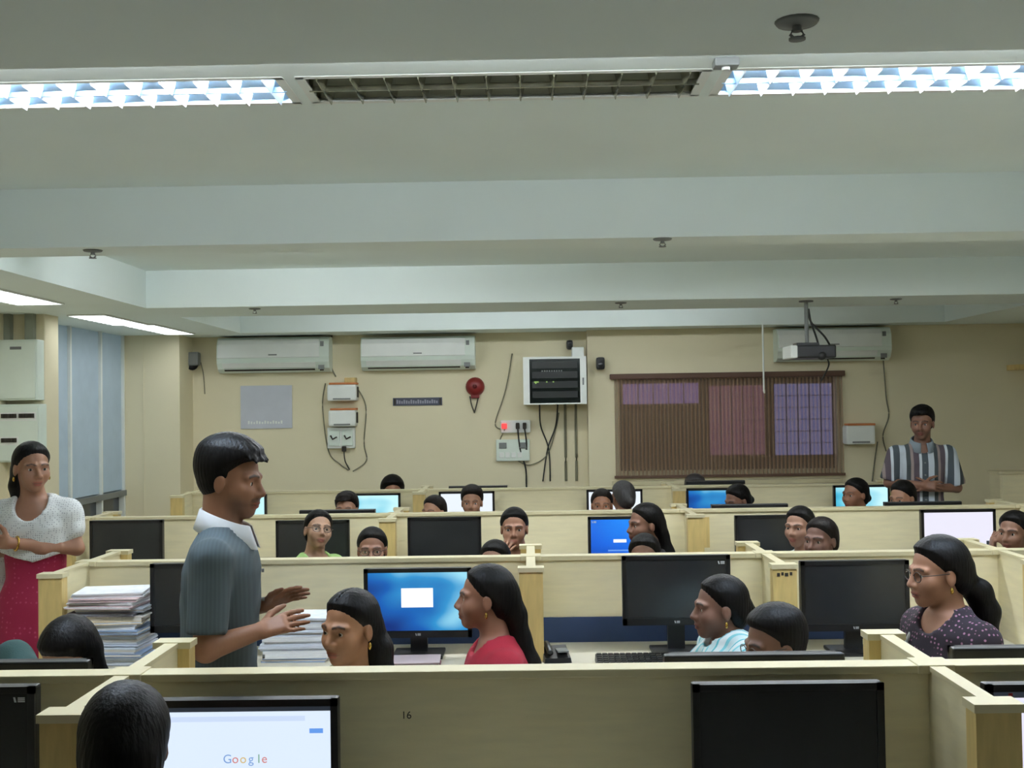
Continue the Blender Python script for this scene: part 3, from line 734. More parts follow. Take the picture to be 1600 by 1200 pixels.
# distribution boxes on the left pier
def dbox(p0, p1, lab, breakers):
    Y = 7.9
    x0, x1, z0, z1 = rect(p0, p1, Y-.12); hw, H = (x1-x0)/2, z1-z0
    t = thing('distribution_box', lab, 'electric box', ((x0+x1)/2, Y, z0))
    MB().span(-hw, hw, -.11, 0, 0, H, bev=.006).build('case', palegreen, t)
    d = MB().span(-hw+.012, hw-.012, -.122, -.11, .012, H-.012, bev=.003).build('door', palegreen, t)
    for (u, v, n) in breakers:
        bme = MB().span(0, .018, -.134, -.122, 0, .03).mesh('breaker'); bme.materials.append(inkm)
        pl = MB().span(-hw+u-.01, -hw+u+n*.022+.008, -.125, -.122, v-.02, v+.04).build('breaker_window', whitep, d)
        for k in range(n): inst('breaker', bme, d, (-hw+u+k*.022, 0, v))
    if not breakers:
        MB().span(-.05, .03, -.124, -.122, H-.07, H-.05).build('name_plate', greyp, d)
    return t
xx0 = -4
dbox((xx0, 531), (58, 625), 'upper pale electric box on the aisle pier', [])
dbox((xx0, 632), (62, 722), 'lower pale electric box with rows of black breakers', [(.03, .31, 5), (.155, .31, 5), (.03, .14, 5), (.17, .06, 4)])
for px, lab in ((10, 'broad grey cable duct nearer the window wall'), (46, 'grey cable duct near the pier edge')):
    x, z = PX(px, 510, 7.86); xb_, zb_ = PX(px, 531, 7.86)
    tag(MB().span(x-.03, x+.03, 7.85, 7.9, zb_, SOF).build('cable_conduit', mat('grey_duct', (150, 156, 140), .6)), lab, 'conduit', 'cable ducts above the electric box')  # one plain grey for both ducts

# ------------------------------------------------------------------ things on the second worktop
def paper_mat(name, rgb):
    m = mat(name, rgb, .8, var=.09, scale=40, stretch=(.6, .6, 14)); return m
PM = [paper_mat('paper_%d' % i, c_) for i, c_ in enumerate([(242, 246, 252), (236, 232, 226), (224, 200, 202), (180, 188, 200), (222, 230, 242), (150, 170, 200), (232, 218, 186), (120, 116, 124)])]
def bundle(x, y, z, w, d, h, rz, m, lab, group, cover=None):
    t = thing('paper_bundle', lab, 'papers', (x, y, z), rz, group)
    n = 3
    for k in range(n):
        hh_ = h/n
        MB().box((random.uniform(-.006, .006), random.uniform(-.006, .006), (k+.5)*hh_), (w, d, hh_*.96)).build('sheets', m if k % 2 == 0 else PM[random.choice((0, 1, 4))], t)
    if cover: MB().box((0, 0, h+.001), (w*1.01, d*1.01, .003)).build('cover', cover, t)
ORD = ['topmost']+[w+' from the top' for w in 'second third fourth fifth sixth seventh eighth ninth tenth eleventh twelfth thirteenth fourteenth fifteenth sixteenth seventeenth'.split()]
zc = DZ; g = 'bundles of papers in the tall pile'
xs_, _z = PX(176, 1000, 4.62)
order = [(4, .016), (0, .02), (5, .018), (4, .022), (3, .016), (0, .020), (4, .018), (5, .016), (0, .022), (6, .014), (1, .018), (7, .014), (3, .018), (2, .012), (0, .016), (2, .014), (0, .020)]
for k, (mi, h) in enumerate(order):
    rz = random.uniform(-.14, .14)
    last = k == len(order)-1
    bundle(xs_+random.uniform(-.02, .02), 4.64+random.uniform(-.015, .015), zc, .28, .21, h, rz, PM[mi],
           'paper bundle, %s of the tall pile beside the presenter' % ORD[len(order)-1-k], g); zc += h
zc = DZ
xs_, _z = PX(462, 1000, 4.60)
for k, (mi, h, dx, w) in enumerate([(5, .018, .0, .26), (0, .03, .005, .26), (4, .028, -.01, .27), (0, .03, .0, .26), (4, .022, -.012, .26), (0, .028, .07, .21), (4, .024, .075, .2)]):
    bundle(xs_+dx, 4.66, zc, w, .2, h, random.uniform(-.05, .05), PM[mi], 'paper bundle, %s of the neat stack by the gesturing hands' % ORD[6-k], 'bundles in the white paper stack'); zc += h
xs_, _z = PX(648, 1020, 4.5)
t = thing('notebook', 'closed notebook with pink edge before the blue screen', 'notebook', (xs_, 4.47, DZ), .05)
MB().box((0, 0, .004), (.21, .15, .006)).build('back_cover', mat('maroon_cover', (130, 60, 76), .6), t)
MB().box((0, 0, .016), (.20, .145, .018)).build('pages', PM[1], t)
MB().box((0, 0, .028), (.21, .15, .006), bev=.002).build('front_cover', mat('pink_grey_cover', (206, 188, 188), .5), t)
def keyboard(X, Y, lab, rz=0, group=None):
    t = thing('keyboard', lab, 'keyboard', (X, Y, DZ), rz, group)
    MB().add([(-.22, -.075, 0), (.22, -.075, 0), (.22, .075, 0), (-.22, .075, 0), (-.218, -.073, .014), (.218, -.073, .014), (.218, .073, .026), (-.218, .073, .026)],
             [(0, 3, 2, 1), (4, 5, 6, 7), (0, 1, 5, 4), (1, 2, 6, 5), (2, 3, 7, 6), (3, 0, 4, 7)]).build('body', blackp, t)
    m = MB()
    for r_ in range(5):
        for c_ in range(18):
            x = -.205+c_*.0235; y = -.058+r_*.026; z = .015+.012*(y+.073)/.146
            m.box((x, y, z+.004), (.019, .021, .008))
    tag(m.build('keys', mat('key_black', (34, 35, 36), .5), t), kind='stuff')
    return t
keyboard(PX(1018, 1012, 4.46)[0], 4.47, 'black keyboard before the tall set black monitor')
x, z = PX(868, 1015, 4.55)
t = thing('phone_handset', 'black desk phone unit beside the yellow wing post', 'phone', (x, 4.55, DZ), .15)
MB().add([(-.055, -.06, 0), (.055, -.06, 0), (.055, .06, 0), (-.055, .06, 0), (-.052, -.055, .02), (.052, -.055, .02), (.052, .055, .05), (-.052, .055, .05)],
         [(0, 3, 2, 1), (4, 5, 6, 7), (0, 1, 5, 4), (1, 2, 6, 5), (2, 3, 7, 6), (3, 0, 4, 7)]).build('base', blackp, t)
MB().tube(spline([(-.03, .045, .06), (-.032, .0, .06), (-.03, -.05, .04)]), .013, 8).build('handset', blackp, t)
MB().box((.025, -.01, .042), (.045, .06, .006)).build('keypad', greyp, t)
x, z = PX(1553, 988, 4.5)
t = thing('stapler', 'bright blue stapler beyond the woman in glasses', 'stapler', (x, 4.62, DZ+.02), .1)
MB().box((0, 0, .008), (.11, .035, .012), bev=.004).build('base', blackp, t); MB().box((0, 0, .03), (.10, .03, .028), bev=.01).build('arm', mat('bright_blue', (40, 96, 200), .4), t)
t.location.z = DZ
for X in (PX(380, 1150, 2.40)[0], PX(1231, 1150, 2.40)[0]):
    keyboard(X, 2.42, 'black keyboard on the worktop with the web page monitor', 0, 'keyboards below the first monitors')
x, z = PX(212, 1020, 4.5)
tag(MB().box((PX(198, 1012, 3.1)[0], 3.13, DZ+.012), (.1, .07, .024), bev=.004).build('paper_box', whitep), 'small white box behind the low wing near the paper pile', 'box')
x, z = PX(242, 1020, 4.5)
# ------------------------------------------------------------------ people: one continuous skin surface each, hair and clothes as children
def smin(a, b, k):
    h = np.maximum(k-np.abs(a-b), 0)/k
    return np.minimum(a, b)-h*h*k*.25
def smax(a, b, k): return -smin(-a, -b, k)
def E(x, y, z, c, r):
    a, b, d = (x-c[0])/r[0], (y-c[1])/r[1], (z-c[2])/r[2]
    k0 = np.sqrt(a*a+b*b+d*d)+1e-9
    k1 = np.sqrt((a/r[0])**2+(b/r[1])**2+(d/r[2])**2)+1e-9
    return k0*(k0-1)/k1
def C(x, y, z, a, b, r0, r1):
    ba = [b[i]-a[i] for i in range(3)]; l = sum(v*v for v in ba)+1e-12
    t = np.clip(((x-a[0])*ba[0]+(y-a[1])*ba[1]+(z-a[2])*ba[2])/l, 0, 1)
    return np.sqrt((x-a[0]-ba[0]*t)**2+(y-a[1]-ba[1]*t)**2+(z-a[2]-ba[2]*t)**2)-(r0+(r1-r0)*t)

class Field:
    def __init__(s, lo, hi, h, fine=()):
        s.ax = []
        for i in range(3):
            v = [lo[i]]
            while v[-1] < hi[i]:
                st = h
                for c, r, hf in fine:
                    if abs(v[-1]+hf*.5-c[i]) < r: st = min(st, hf)
                    elif v[-1] < c[i]-r < v[-1]+st: st = max(min(st, c[i]-r-v[-1]+1e-4), hf*.5)
                v.append(v[-1]+st)
            s.ax.append(np.array(v))
        s.D = np.full([len(a) for a in s.ax], .12, dtype=np.float64)
    def blk(s, lo, hi):
        sl = tuple(slice(max(0, np.searchsorted(s.ax[i], lo[i])-1), np.searchsorted(s.ax[i], hi[i])+1) for i in range(3))
        x = s.ax[0][sl[0]][:, None, None]; y = s.ax[1][sl[1]][None, :, None]; z = s.ax[2][sl[2]][None, None, :]
        return sl, x, y, z
    def uni(s, fn, lo, hi, k=.02):
        sl, x, y, z = s.blk(lo, hi)
        if any(q.stop <= q.start for q in sl): return
        s.D[sl] = smin(s.D[sl], np.minimum(fn(x, y, z), .12), k)
    def sub(s, fn, lo, hi, k=.01):
        sl, x, y, z = s.blk(lo, hi); s.D[sl] = smax(s.D[sl], -fn(x, y, z), k)
    def cap(s, a, b, r0, r1=None, k=.02):
        r1 = r0 if r1 is None else r1; m = max(r0, r1)+.03+k
        s.uni(lambda x, y, z: C(x, y, z, a, b, r0, r1), [min(a[i], b[i])-m for i in range(3)], [max(a[i], b[i])+m for i in range(3)], k)
    def ell(s, c, r, k=.02):
        m = .03+k
        s.uni(lambda x, y, z: E(x, y, z, c, r), [c[i]-r[i]-m for i in range(3)], [c[i]+r[i]+m for i in range(3)], k)
    def nets(s):
        D = s.D; ins = D < 0
        nx, ny, nz = D.shape
        cnt = np.zeros((nx-1, ny-1, nz-1), np.int8)
        for i in (0, 1):
            for j in (0, 1):
                for k in (0, 1): cnt += ins[i:nx-1+i, j:ny-1+j, k:nz-1+k]
        act = (cnt > 0) & (cnt < 8); I = np.argwhere(act); n = len(I)
        idx = -np.ones(act.shape, np.int64); idx[act] = np.arange(n)
        P = np.zeros((n, 3)); N = np.zeros(n)
        cor = [(i, j, k) for i in (0, 1) for j in (0, 1) for k in (0, 1)]
        val = {c: D[I[:, 0]+c[0], I[:, 1]+c[1], I[:, 2]+c[2]] for c in cor}
        for c in cor:
            for a in range(3):
                if c[a]: continue
                e = list(c); e[a] = 1; e = tuple(e)
                d0, d1 = val[c], val[e]; m = (d0 < 0) != (d1 < 0)
                t = np.where(m, d0/np.where(m, d0-d1, 1), 0)
                for b in range(3):
                    P[:, b] += np.where(m, c[b]+(t if b == a else 0), 0)
                N += m
        P = P/N[:, None]
        V = np.zeros((n, 3))
        for b in range(3):
            a = s.ax[b]; V[:, b] = a[I[:, b]]+(a[I[:, b]+1]-a[I[:, b]])*P[:, b]
        F = []
        for a in range(3):
            sl0 = [slice(None)]*3; sl1 = [slice(None)]*3; sl0[a] = slice(0, -1); sl1[a] = slice(1, None)
            A = ins[tuple(sl0)]; B = ins[tuple(sl1)]
            ed = np.argwhere(A != B)
            b, c = [(1, 2), (2, 0), (0, 1)][a]
            ok = (ed[:, b] > 0) & (ed[:, c] > 0) & (ed[:, b] < D.shape[b]-1) & (ed[:, c] < D.shape[c]-1); ed = ed[ok]
            def g(db, dc):
                q = ed.copy(); q[:, b] += db; q[:, c] += dc
                return idx[q[:, 0], q[:, 1], q[:, 2]]
            Q = np.stack([g(-1, -1), g(0, -1), g(0, 0), g(-1, 0)], 1)
            fl = ~A[ed[:, 0], ed[:, 1], ed[:, 2]]
            Q[fl] = Q[fl][:, ::-1]; F.append(Q)
        return V, np.concatenate(F)

def np_mesh(name, V, F, material, smooth_it=1):
    # light relaxation
    if smooth_it:
        for lam in (.5, -.3)*smooth_it:
            acc = np.zeros_like(V); cn = np.zeros(len(V))
            for a, b in ((0, 1), (1, 2), (2, 3), (3, 0)):
                np.add.at(acc, F[:, a], V[F[:, b]]); np.add.at(cn, F[:, a], 1)
            V = V+lam*(acc/np.maximum(cn, 1)[:, None]-V)
    m = bpy.data.meshes.new(name)
    m.vertices.add(len(V)); m.vertices.foreach_set('co', V.astype(np.float32).ravel())
    m.loops.add(F.size); m.loops.foreach_set('vertex_index', F.astype(np.int32).ravel())
    m.polygons.add(len(F)); m.polygons.foreach_set('loop_start', (np.arange(len(F))*4).astype(np.int32))
    m.polygons.foreach_set('use_smooth', np.ones(len(F), bool))
    m.update(calc_edges=True); m.validate()
    m.materials.append(material)
    return m, V

# skin reads its colours (lips, brows, stubble, painted mouth-line shade) from the surface
skinm = bpy.data.materials.new('skin'); skinm.use_nodes = True
nt = skinm.node_tree; b = nt.nodes['Principled BSDF']
at = nt.nodes.new('ShaderNodeAttribute'); at.attribute_name = 'tint'
nz = nt.nodes.new('ShaderNodeTexNoise'); nz.inputs['Scale'].default_value = 40
mxn = nt.nodes.new('ShaderNodeMix'); mxn.data_type = 'RGBA'; mxn.blend_type = 'MULTIPLY'; mxn.inputs[0].default_value = .12
nt.links.new(at.outputs['Color'], mxn.inputs[6]); nt.links.new(nz.outputs[0], mxn.inputs[7]); nt.links.new(mxn.outputs[2], b.inputs['Base Color'])
b.inputs['Roughness'].default_value = .5; b.inputs['Subsurface Weight'].default_value = .0
hairm = mat('black_hair', (13, 11, 10), .5, var=.5, scale=24, bump=.22, spec=.16, bscale=30, stretch=(5, 5, .6))
hair_g = mat('greying_hair', (52, 50, 50), .5, var=.4, scale=20, bump=.5, bscale=30, stretch=(5, 5, .6))
hair_b = mat('brown_black_hair', (26, 20, 17), .5, var=.4, scale=24, bump=.22, spec=.16, bscale=30, stretch=(5, 5, .6))
sclera = mat('eye_white', (214, 208, 200), .25, var=.02); iris = mat('eye_iris', (28, 18, 14), .15)
glassm = mat('spectacle_frame', (60, 52, 48), .3); 

TB = [(-.15, .15, .115), (0, .165, .118), (.30, .138, .102), (.55, .146, .108), (.78, .160, .108), (.92, .135, .085), (1.0, .075, .062), (1.12, .05, .05)]
def torso(x, y, z, pel, neck, inf, wide=1.0, lo=-.10, hi=1.0, deep=1.0):
    pel, neck = np.array(pel), np.array(neck); ax = neck-pel; L = np.linalg.norm(ax); u = ax/L
    rt = np.array([1, 0, 0]); fw = np.cross(u, rt); rt = np.cross(fw, u)
    fw = np.cross(u, rt); fw /= np.linalg.norm(fw)
    dx, dy, dz = x-pel[0], y-pel[1], z-pel[2]
    t = (dx*u[0]+dy*u[1]+dz*u[2])/L
    X = dx*rt[0]+dy*rt[1]+dz*rt[2]; Yv = dx*fw[0]+dy*fw[1]+dz*fw[2]
    T = [q[0] for q in TB]
    a = np.interp(t, T, [q[1]*wide for q in TB])+inf; b_ = np.interp(t, T, [q[2]*deep for q in TB])+inf
    d = (np.power(np.abs(X/a)**2.4+np.abs(Yv/b_)**2.4, 1/2.4)-1)*np.minimum(a, b_)
    return np.maximum(np.maximum(d, (lo-t)*L), (t-hi)*L)

def head_sdf(x, y, z, o):
    d = E(x, y, z, (0, -.015, .033), (.073, .092, .084))
    d = smin(d, E(x, y, z, (0, .022, -.040), (.056, .064, .066)), .03)
    d = smin(d, E(x, y, z, (0, .060, -.090), (.022, .020, .020)), .03)
    ax = np.abs(x)
    d = smin(d, E(ax, y, z, (.036, .052, -.028), (.028, .028, .030)), .025)
    d = smin(d, C(ax, y, z, (.012, .081, .019), (.048, .066, .019), .011, .009), .016)
    d = smax(d, -E(ax, y, z, (.032, .094, .000), (.019, .018, .013)), .014)
    d = smin(d, E(ax, y, z, (.032, .0655, .000), (.0155, .0150, .0145)), .005)
    d = smax(d, -E(ax, y, z, (.0325, .084, -.001), (.0145, .012, .0058)), .003)
    d = smin(d, C(x, y, z, (0, .081, .008), (0, .101, -.030), .0075, .0115), .012)
    d = smin(d, E(ax, y, z, (.0125, .091, -.035), (.0085, .011, .0085)), .008)
    d = smin(d, E(x, y, z, (0, .079, -.052), (.020, .012, .012)), .015)
    d = smin(d, E(x, y, z, (0, .0835, -.0605), (.023, .0125, .006)), .005)
    d = smin(d, E(x, y, z, (0, .0815, -.0710), (.020, .0125, .0068)), .006)
    d = smax(d, -E(x, y, z, (0, .099, -.0660), (.023, .008, .0022)), .004)
    e = E(ax, y+.25*(z+.004)*0, z, (.075, -.010, -.008), (.0095, .017, .029))
    e = smax(e, -E(ax, y, z, (.088, -.006, -.004), (.007, .010, .018)), .004)
    d = smin(d, e, .008)
    return d
def head_col(h, o, base):
    x, y, z = h[:, 0], h[:, 1], h[:, 2]; ax = np.abs(x); base = np.array(base)
    col = np.tile(base, (len(x), 1))
    front = np.clip((y-.02)/.03, 0, 1)
    lip = np.clip(1.2-np.minimum(E(x, y, z, (0, .088, -.0605), (.024, .02, .0062)), E(x, y, z, (0, .086, -.071), (.021, .02, .0072)))/.003-.9, 0, 1)*(y > .05)
    lipc = np.array([min(1, base[0]*.85+.02), base[1]*.55, base[2]*.62])
    col = col*(1-lip[:, None])+lipc*lip[:, None]
    br = np.clip(1-(np.abs(z-(.0235+.006*np.clip(1-np.abs(ax-.03)/.022, 0, 1)-.004))-.0028)/.0025, 0, 1)*((ax > .011) & (ax < .052))*(y > .03)
    col = col*(1-.85*br[:, None])+np.array([.012, .009, .008])*.85*br[:, None]
    crease_shade = np.clip(1-E(x, y, z, (0, .09, -.066), (.022, .03, .0016))/.002, 0, 1)*(y > .06)
    col *= (1-.5*crease_shade)[:, None]  # shade between the lips, painted into the skin colour
    if o.get('beard'):
        k = o['beard']
        mo = np.clip(1-E(ax, y, z, (.012, .09, -.050), (.020, .02, .006))/.004, 0, 1)
        st = np.clip((-.045-z)/.02, 0, 1)*np.clip((y-.0)/.03, 0, 1)*(1-lip)
        w_ = np.clip(mo*.75+st*.4, 0, .8)*k
        col = col*(1-w_[:, None])+np.array([.02, .017, .015])*w_[:, None]
    return col
def hair_sdf(x, y, z, o):
    i = o.get('inf', .012); m = o['hair']
    if m == 'short':
        d = E(x, y, z, (0, -.016, .035), (.074, .093, .084))
        d = smin(d, E(x, y, z, (0, -.033, .003), (.070, .071, .070)), .02)
        yb = np.interp(z, [-.12, -.065, -.05, -.02, .0, .03, .05, .064, .080, .14], [-.16, -.075, -.040, -.006, .008, .014, .036, .052, .085, .14])
        up = np.clip((z+.03)/.10, .22, 1.35)
        d = d-i*np.clip((yb-y)/.028, .12, 1)*up
        d = smax(d, (y-yb)*.75, .006)
        if o.get('fringe'):
            d = smin(d, E(x, y, z, (.008, .050, .092), (.056, .042, .022)), .022)
            rg = np.random.RandomState(5)
            for q in range(16):
                u = -.055+.11*q/15; L_ = rg.uniform(.7, 1.15)
                d = smin(d, C(x, y, z, (u*.8, .035, .112), (u+.012, .058+.046*L_*(1-(u/.09)**2), .086-.012*L_+rg.uniform(-.006, .006)), .013, .0045), .006)
    else:
        d = E(x, y, z, (0, -.016, .034), (.073, .092, .083))
        d = smin(d, E(x, y, z, (0, -.045, -.025), (.062, .056, .06)), .03)
        yb = np.interp(z, [-.12, -.07, -.04, -.01, .02, .045, .065, .08, .1, .14], [-.06, -.05, -.034, -.012, .016, .040, .058, .074, .12, .2])
        d = d-i*np.clip((yb-y)/.04, .16, 1)
        d = smax(d, (y-yb)*.75, .005)
    if m != 'down': d = smax(d, -E(np.abs(x), y, z, (.086, -.006, -.014), (.03, .022, .03)), .006)
    if o.get('part'): d = smax(d, -np.maximum(np.maximum(np.abs(x)-.0020, -(y+.03)), y-.055), .004)
    return d

def cap3(p): return [np.array(q, float) for q in p]
CNT = [0]
def person(o):
    """o: hx, hy, top = head position and crown height in the room; body / face = compass of trunk and face; the rest is looks and pose"""
    s = o.get('s', .95); th = R(o['body']); rel = R(o['face']-o['body'])
    lean = o.get('lean', .03); stand = o.get('stand', False)
    i = o.get('inf', .012)
    cz = o['top']-(.117+i)*s
    fw = o.get('nod', .035)
    Hc = np.array([o.get('hxo', 0.), lean+fw, cz])
    M = np.array(Matrix.Rotation(rel, 3, 'Z') @ Matrix.Rotation(R(o.get('pitch', 0)), 3, 'X') @ Matrix.Rotation(R(o.get('roll', 0)), 3, 'Y'))
    ct, st = math.cos(th), math.sin(th)
    bx, by = o['hx']-(ct*Hc[0]-st*Hc[1]), o['hy']-(st*Hc[0]+ct*Hc[1])
    t = thing('person', o['label'], 'person', (bx, by, 0), th)
    neck = np.array([0, lean, cz-.170*s+o.get('ndz', .008)]); wide = o.get('wide', 1.0)
    pel = np.array([0, 0, (.53*(cz/1.55) if False else .92) if stand else .50])
    if stand: pel[2] = o['top']*.53
    sw = o.get('sw', .155)
    sh = {k: neck+np.array([k*sw, -.012, -.062]) for k in (1, -1)}
    if stand:
        el = {k: sh[k]+np.array([k*.04, -.03, -.29]) for k in (1, -1)}; wr = {k: el[k]+np.array([0, .08, -.25]) for k in (1, -1)}
    else:
        el = {k: sh[k]+np.array([k*.045, .03, -.25]) for k in (1, -1)}; wr = {k: np.array([k*.11, .24, .63]) for k in (1, -1)}
    for k, n in ((1, 'R'), (-1, 'L')):
        if 'el'+n in o: el[k] = np.array(o['el'+n], float)
        if 'wr'+n in o: wr[k] = np.array(o['wr'+n], float)
    if stand:
        hip = {k: np.array([k*.085, 0, pel[2]-.04]) for k in (1, -1)}; kn = {k: np.array([k*.09, .02, pel[2]*.53]) for k in (1, -1)}; an = {k: np.array([k*.095, -.02, .085]) for k in (1, -1)}
    else:
        hip = {k: np.array([k*.085, .0, .50]) for k in (1, -1)}; kn = {k: np.array([k*.095, .40, .475]) for k in (1, -1)}; an = {k: np.array([k*.095, .40, .085]) for k in (1, -1)}
    hf, hb = o.get('res', (.006, .013))
    fine = [(Hc, .13*s, hf)]
    hands = o.get('hands', ())
    for k, n in ((1, 'R'), (-1, 'L')):
        if n in hands: fine.append((wr[k]+.09*np.array(o['hd'+n], float)/np.linalg.norm(o['hd'+n]), .10, .0055))
    pts = np.array([Hc, *el.values(), *wr.values(), *kn.values(), *an.values(), pel, *sh.values()])
    lo = pts.min(0)-.17; hi = pts.max(0)+.17; lo[2] = -.02
    f = Field(lo, hi, hb, fine)
    f.uni(lambda x, y, z: torso(x, y, z, pel, neck, -.012, wide), (-.3, min(0, lean)-.25, pel[2]-.2), (.3, max(0, lean)+.25, neck[2]+.08), .02)
    hp = lambda v: Hc+s*(M @ np.array(v))
    f.cap(hp((0, -.028, -.045)), neck+np.array([0, -.008, -.03]), .052*s*o.get('nk', 1), .060*s*o.get('nk', 1), .03)
    for k in (1, -1):
        f.cap(neck+np.array([k*.04, -.01, -.035]), sh[k], .045, .048, .05)
        f.cap(sh[k], el[k], .046*wide, .036*wide, .02); f.cap(el[k], wr[k], .037*wide, .025, .015)
        f.cap(hip[k], kn[k], .078, .055, .03); f.cap(kn[k], an[k], .054, .038, .02)
        f.cap(an[k]+np.array([0, -.02, -.04]), an[k]+np.array([k*.015, .15, -.055]), .036, .028, .02)
        n = 'R' if k == 1 else 'L'
        # hand
        u = np.array(o.get('hd'+n, tuple((wr[k]-el[k]))), float); u /= np.linalg.norm(u)
        pn = np.array(o.get('pn'+n, (0, 0, 1)), float); pn = pn-u*pn.dot(u); pn /= np.linalg.norm(pn)   # back of the hand
        sd = np.cross(u, pn)
        sd = sd*(-1 if k == 1 else 1)*o.get('th'+n, 1)             # towards the thumb
        if n in hands:
            cu = o.get('curl', 18)
            for a, b_ in ((.022, .021), (.0, .0), (-.022, -.02)):
                f.cap(wr[k]+sd*a*.7+u*.012, wr[k]+sd*b_+u*.075, .0145, .0135, .012)
            for q, (off, ln, rr) in enumerate(((.031, .070, .0088), (.0105, .078, .009), (-.0105, .072, .0086), (-.030, .056, .0075))):
                p = wr[k]+u*(.082-.004*abs(q-1.3))+sd*off; di = u+sd*off*2.2; di /= np.linalg.norm(di)
                for sg, fr in enumerate((.45, .31, .24)):
                    ang = R(cu*(.6+.6*sg+.25*q*(sg == 0))); dd = di*math.cos(ang)-pn*math.sin(ang)
                    p2 = p+dd*ln*fr; f.cap(p, p2, rr*(1-.08*sg), rr*(.93-.1*sg), .004); p = p2
            p = wr[k]+sd*.026+u*.022-pn*.004
            for dv, ln, ra, rb in (((.75, .65), .042, .0135, .0105), ((.45, .9), .030, .0105, .0095), ((.35, .95), .024, .0095, .007)):
                p2 = p+(sd*dv[0]+u*dv[1]-pn*.15)*ln; f.cap(p, p2, ra, rb, .006); p = p2
        else:
            f.cap(wr[k], wr[k]+u*.08, .027, .03, .015); f.cap(wr[k]+u*.08, wr[k]+u*.14-pn*.03, .03, .018, .02)
            f.cap(wr[k]+u*.03+sd*.02, wr[k]+u*.08+sd*.05, .013, .009, .01)
    def hs(x, y, z):
        dx, dy, dz = (x-Hc[0])/s, (y-Hc[1])/s, (z-Hc[2])/s
        return s*head_sdf(*[M[0, a]*dx+M[1, a]*dy+M[2, a]*dz for a in range(3)], o)
    f.uni(hs, Hc-.17*s, Hc+.17*s, .02)
    V, F = f.nets(); me, V = np_mesh('body', V, F, skinm, 1)
    hl = (V-Hc) @ M/s
    base = tuple(v*.82 for v in lin(o.get('skin', (128, 88, 66))))
    near = np.linalg.norm(hl, axis=1) < .16
    col = np.tile(np.array(base), (len(V), 1)); col[near] = head_col(hl[near], o, base)
    a = me.color_attributes.new('tint', 'FLOAT_COLOR', 'POINT'); a.data.foreach_set('color', np.concatenate([col, np.ones((len(V), 1))], 1).astype(np.float32).ravel())
    body = bpy.data.objects.new('body', me); link(body, t)
    # eyes
    if o.get('eyes', True):
        for k in (-1, 1):
            bm = bmesh.new(); bmesh.ops.create_uvsphere(bm, u_segments=14, v_segments=10, radius=.0128*s)
            g = np.array([math.sin(R(o.get('gaze', 0))), math.cos(R(o.get('gaze', 0))), 0])
            vs = [(Hc+s*(M @ np.array((k*.0325, .0662, -.0005)))+M @ (np.array(v.co))) for v in bm.verts]
            ex = []
            for fc in bm.faces:
                n_ = np.array(fc.calc_center_median()); ex.append(1 if n_.dot(g)/np.linalg.norm(n_) > math.cos(R(31)) else 0)
            m = bpy.data.meshes.new('eye'); m.from_pydata([tuple(v) for v in vs], [], [[v.index for v in fc.verts] for fc in bm.faces]); bm.free()
            m.materials.append(sclera); m.materials.append(iris); m.polygons.foreach_set('material_index', ex); m.polygons.foreach_set('use_smooth', [True]*len(ex)); m.update()
            e = bpy.data.objects.new('eye', m); link(e, body)
    # hair
    hfine = o.get('hres', hf)
    tail = o.get('tail', ())
    tp = []
    for (p, r) in tail:
        tp.append((np.array(p[1], float) if p[0] == 'b' else hp(p[1]), r*s))
    P = np.array([Hc-.15*s, Hc+.15*s]+[q[0]-.06 for q in tp]+[q[0]+.06 for q in tp])
    hfld = Field(P.min(0), P.max(0), max(hfine*1.5, .008), [(Hc, .14*s, hfine)])
    def hh(x, y, z):
        dx, dy, dz = (x-Hc[0])/s, (y-Hc[1])/s, (z-Hc[2])/s
        return s*hair_sdf(*[M[0, a]*dx+M[1, a]*dy+M[2, a]*dz for a in range(3)], o)
    hfld.uni(hh, Hc-.16*s, Hc+.16*s, .01)
    for (p, r), (q, r2) in zip(tp, tp[1:]): hfld.cap(p, q, r, r2, .02)
    V, F = hfld.nets()
    # strand relief
    ph = np.arctan2(V[:, 0]-Hc[0], V[:, 1]-Hc[1]+.02)
    rad = V-Hc; rad /= np.linalg.norm(rad, axis=1)[:, None]+1e-6
    V = V+rad*(.0006*np.sin(ph*38+V[:, 2]*30)+.0005*np.sin(ph*71+1.7+V[:, 2]*55))[:, None]
    me, V = np_mesh('hair', V, F, o.get('hairmat', hairm), 1)
    link(bpy.data.objects.new('hair', me), t)
    # top garment
    cm = o['cloth']; gi = o.get('ginf', .010); hemz = o.get('hem', None)
    cuff = o.get('cuff', .55); res = o.get('cres', .012)
    P = np.array([*sh.values(), *[sh[k]+(el[k]-sh[k])*cuff for k in (1, -1)], *[wr[k] for k in (1, -1) if cuff > 1], pel, neck])
    lo = P.min(0)-.2; hi = P.max(0)+.16
    if hemz is not None: lo[2] = hemz-.03
    g = Field(lo, hi, res)
    hm = -.12 if hemz is None else (hemz-pel[2])/(neck[2]-pel[2])
    g.uni(lambda x, y, z: torso(x, y, z, pel, neck, gi, wide, lo=hm, hi=1.05, deep=o.get('deep', 1.0)), lo, hi, .02)
    if o.get('bust'):
        ax_ = (neck-pel); c_ = pel+ax_*.64
        for k in (1, -1): g.ell(c_+np.array([k*.065, .075, 0]), (.062, .05, .06), .04)
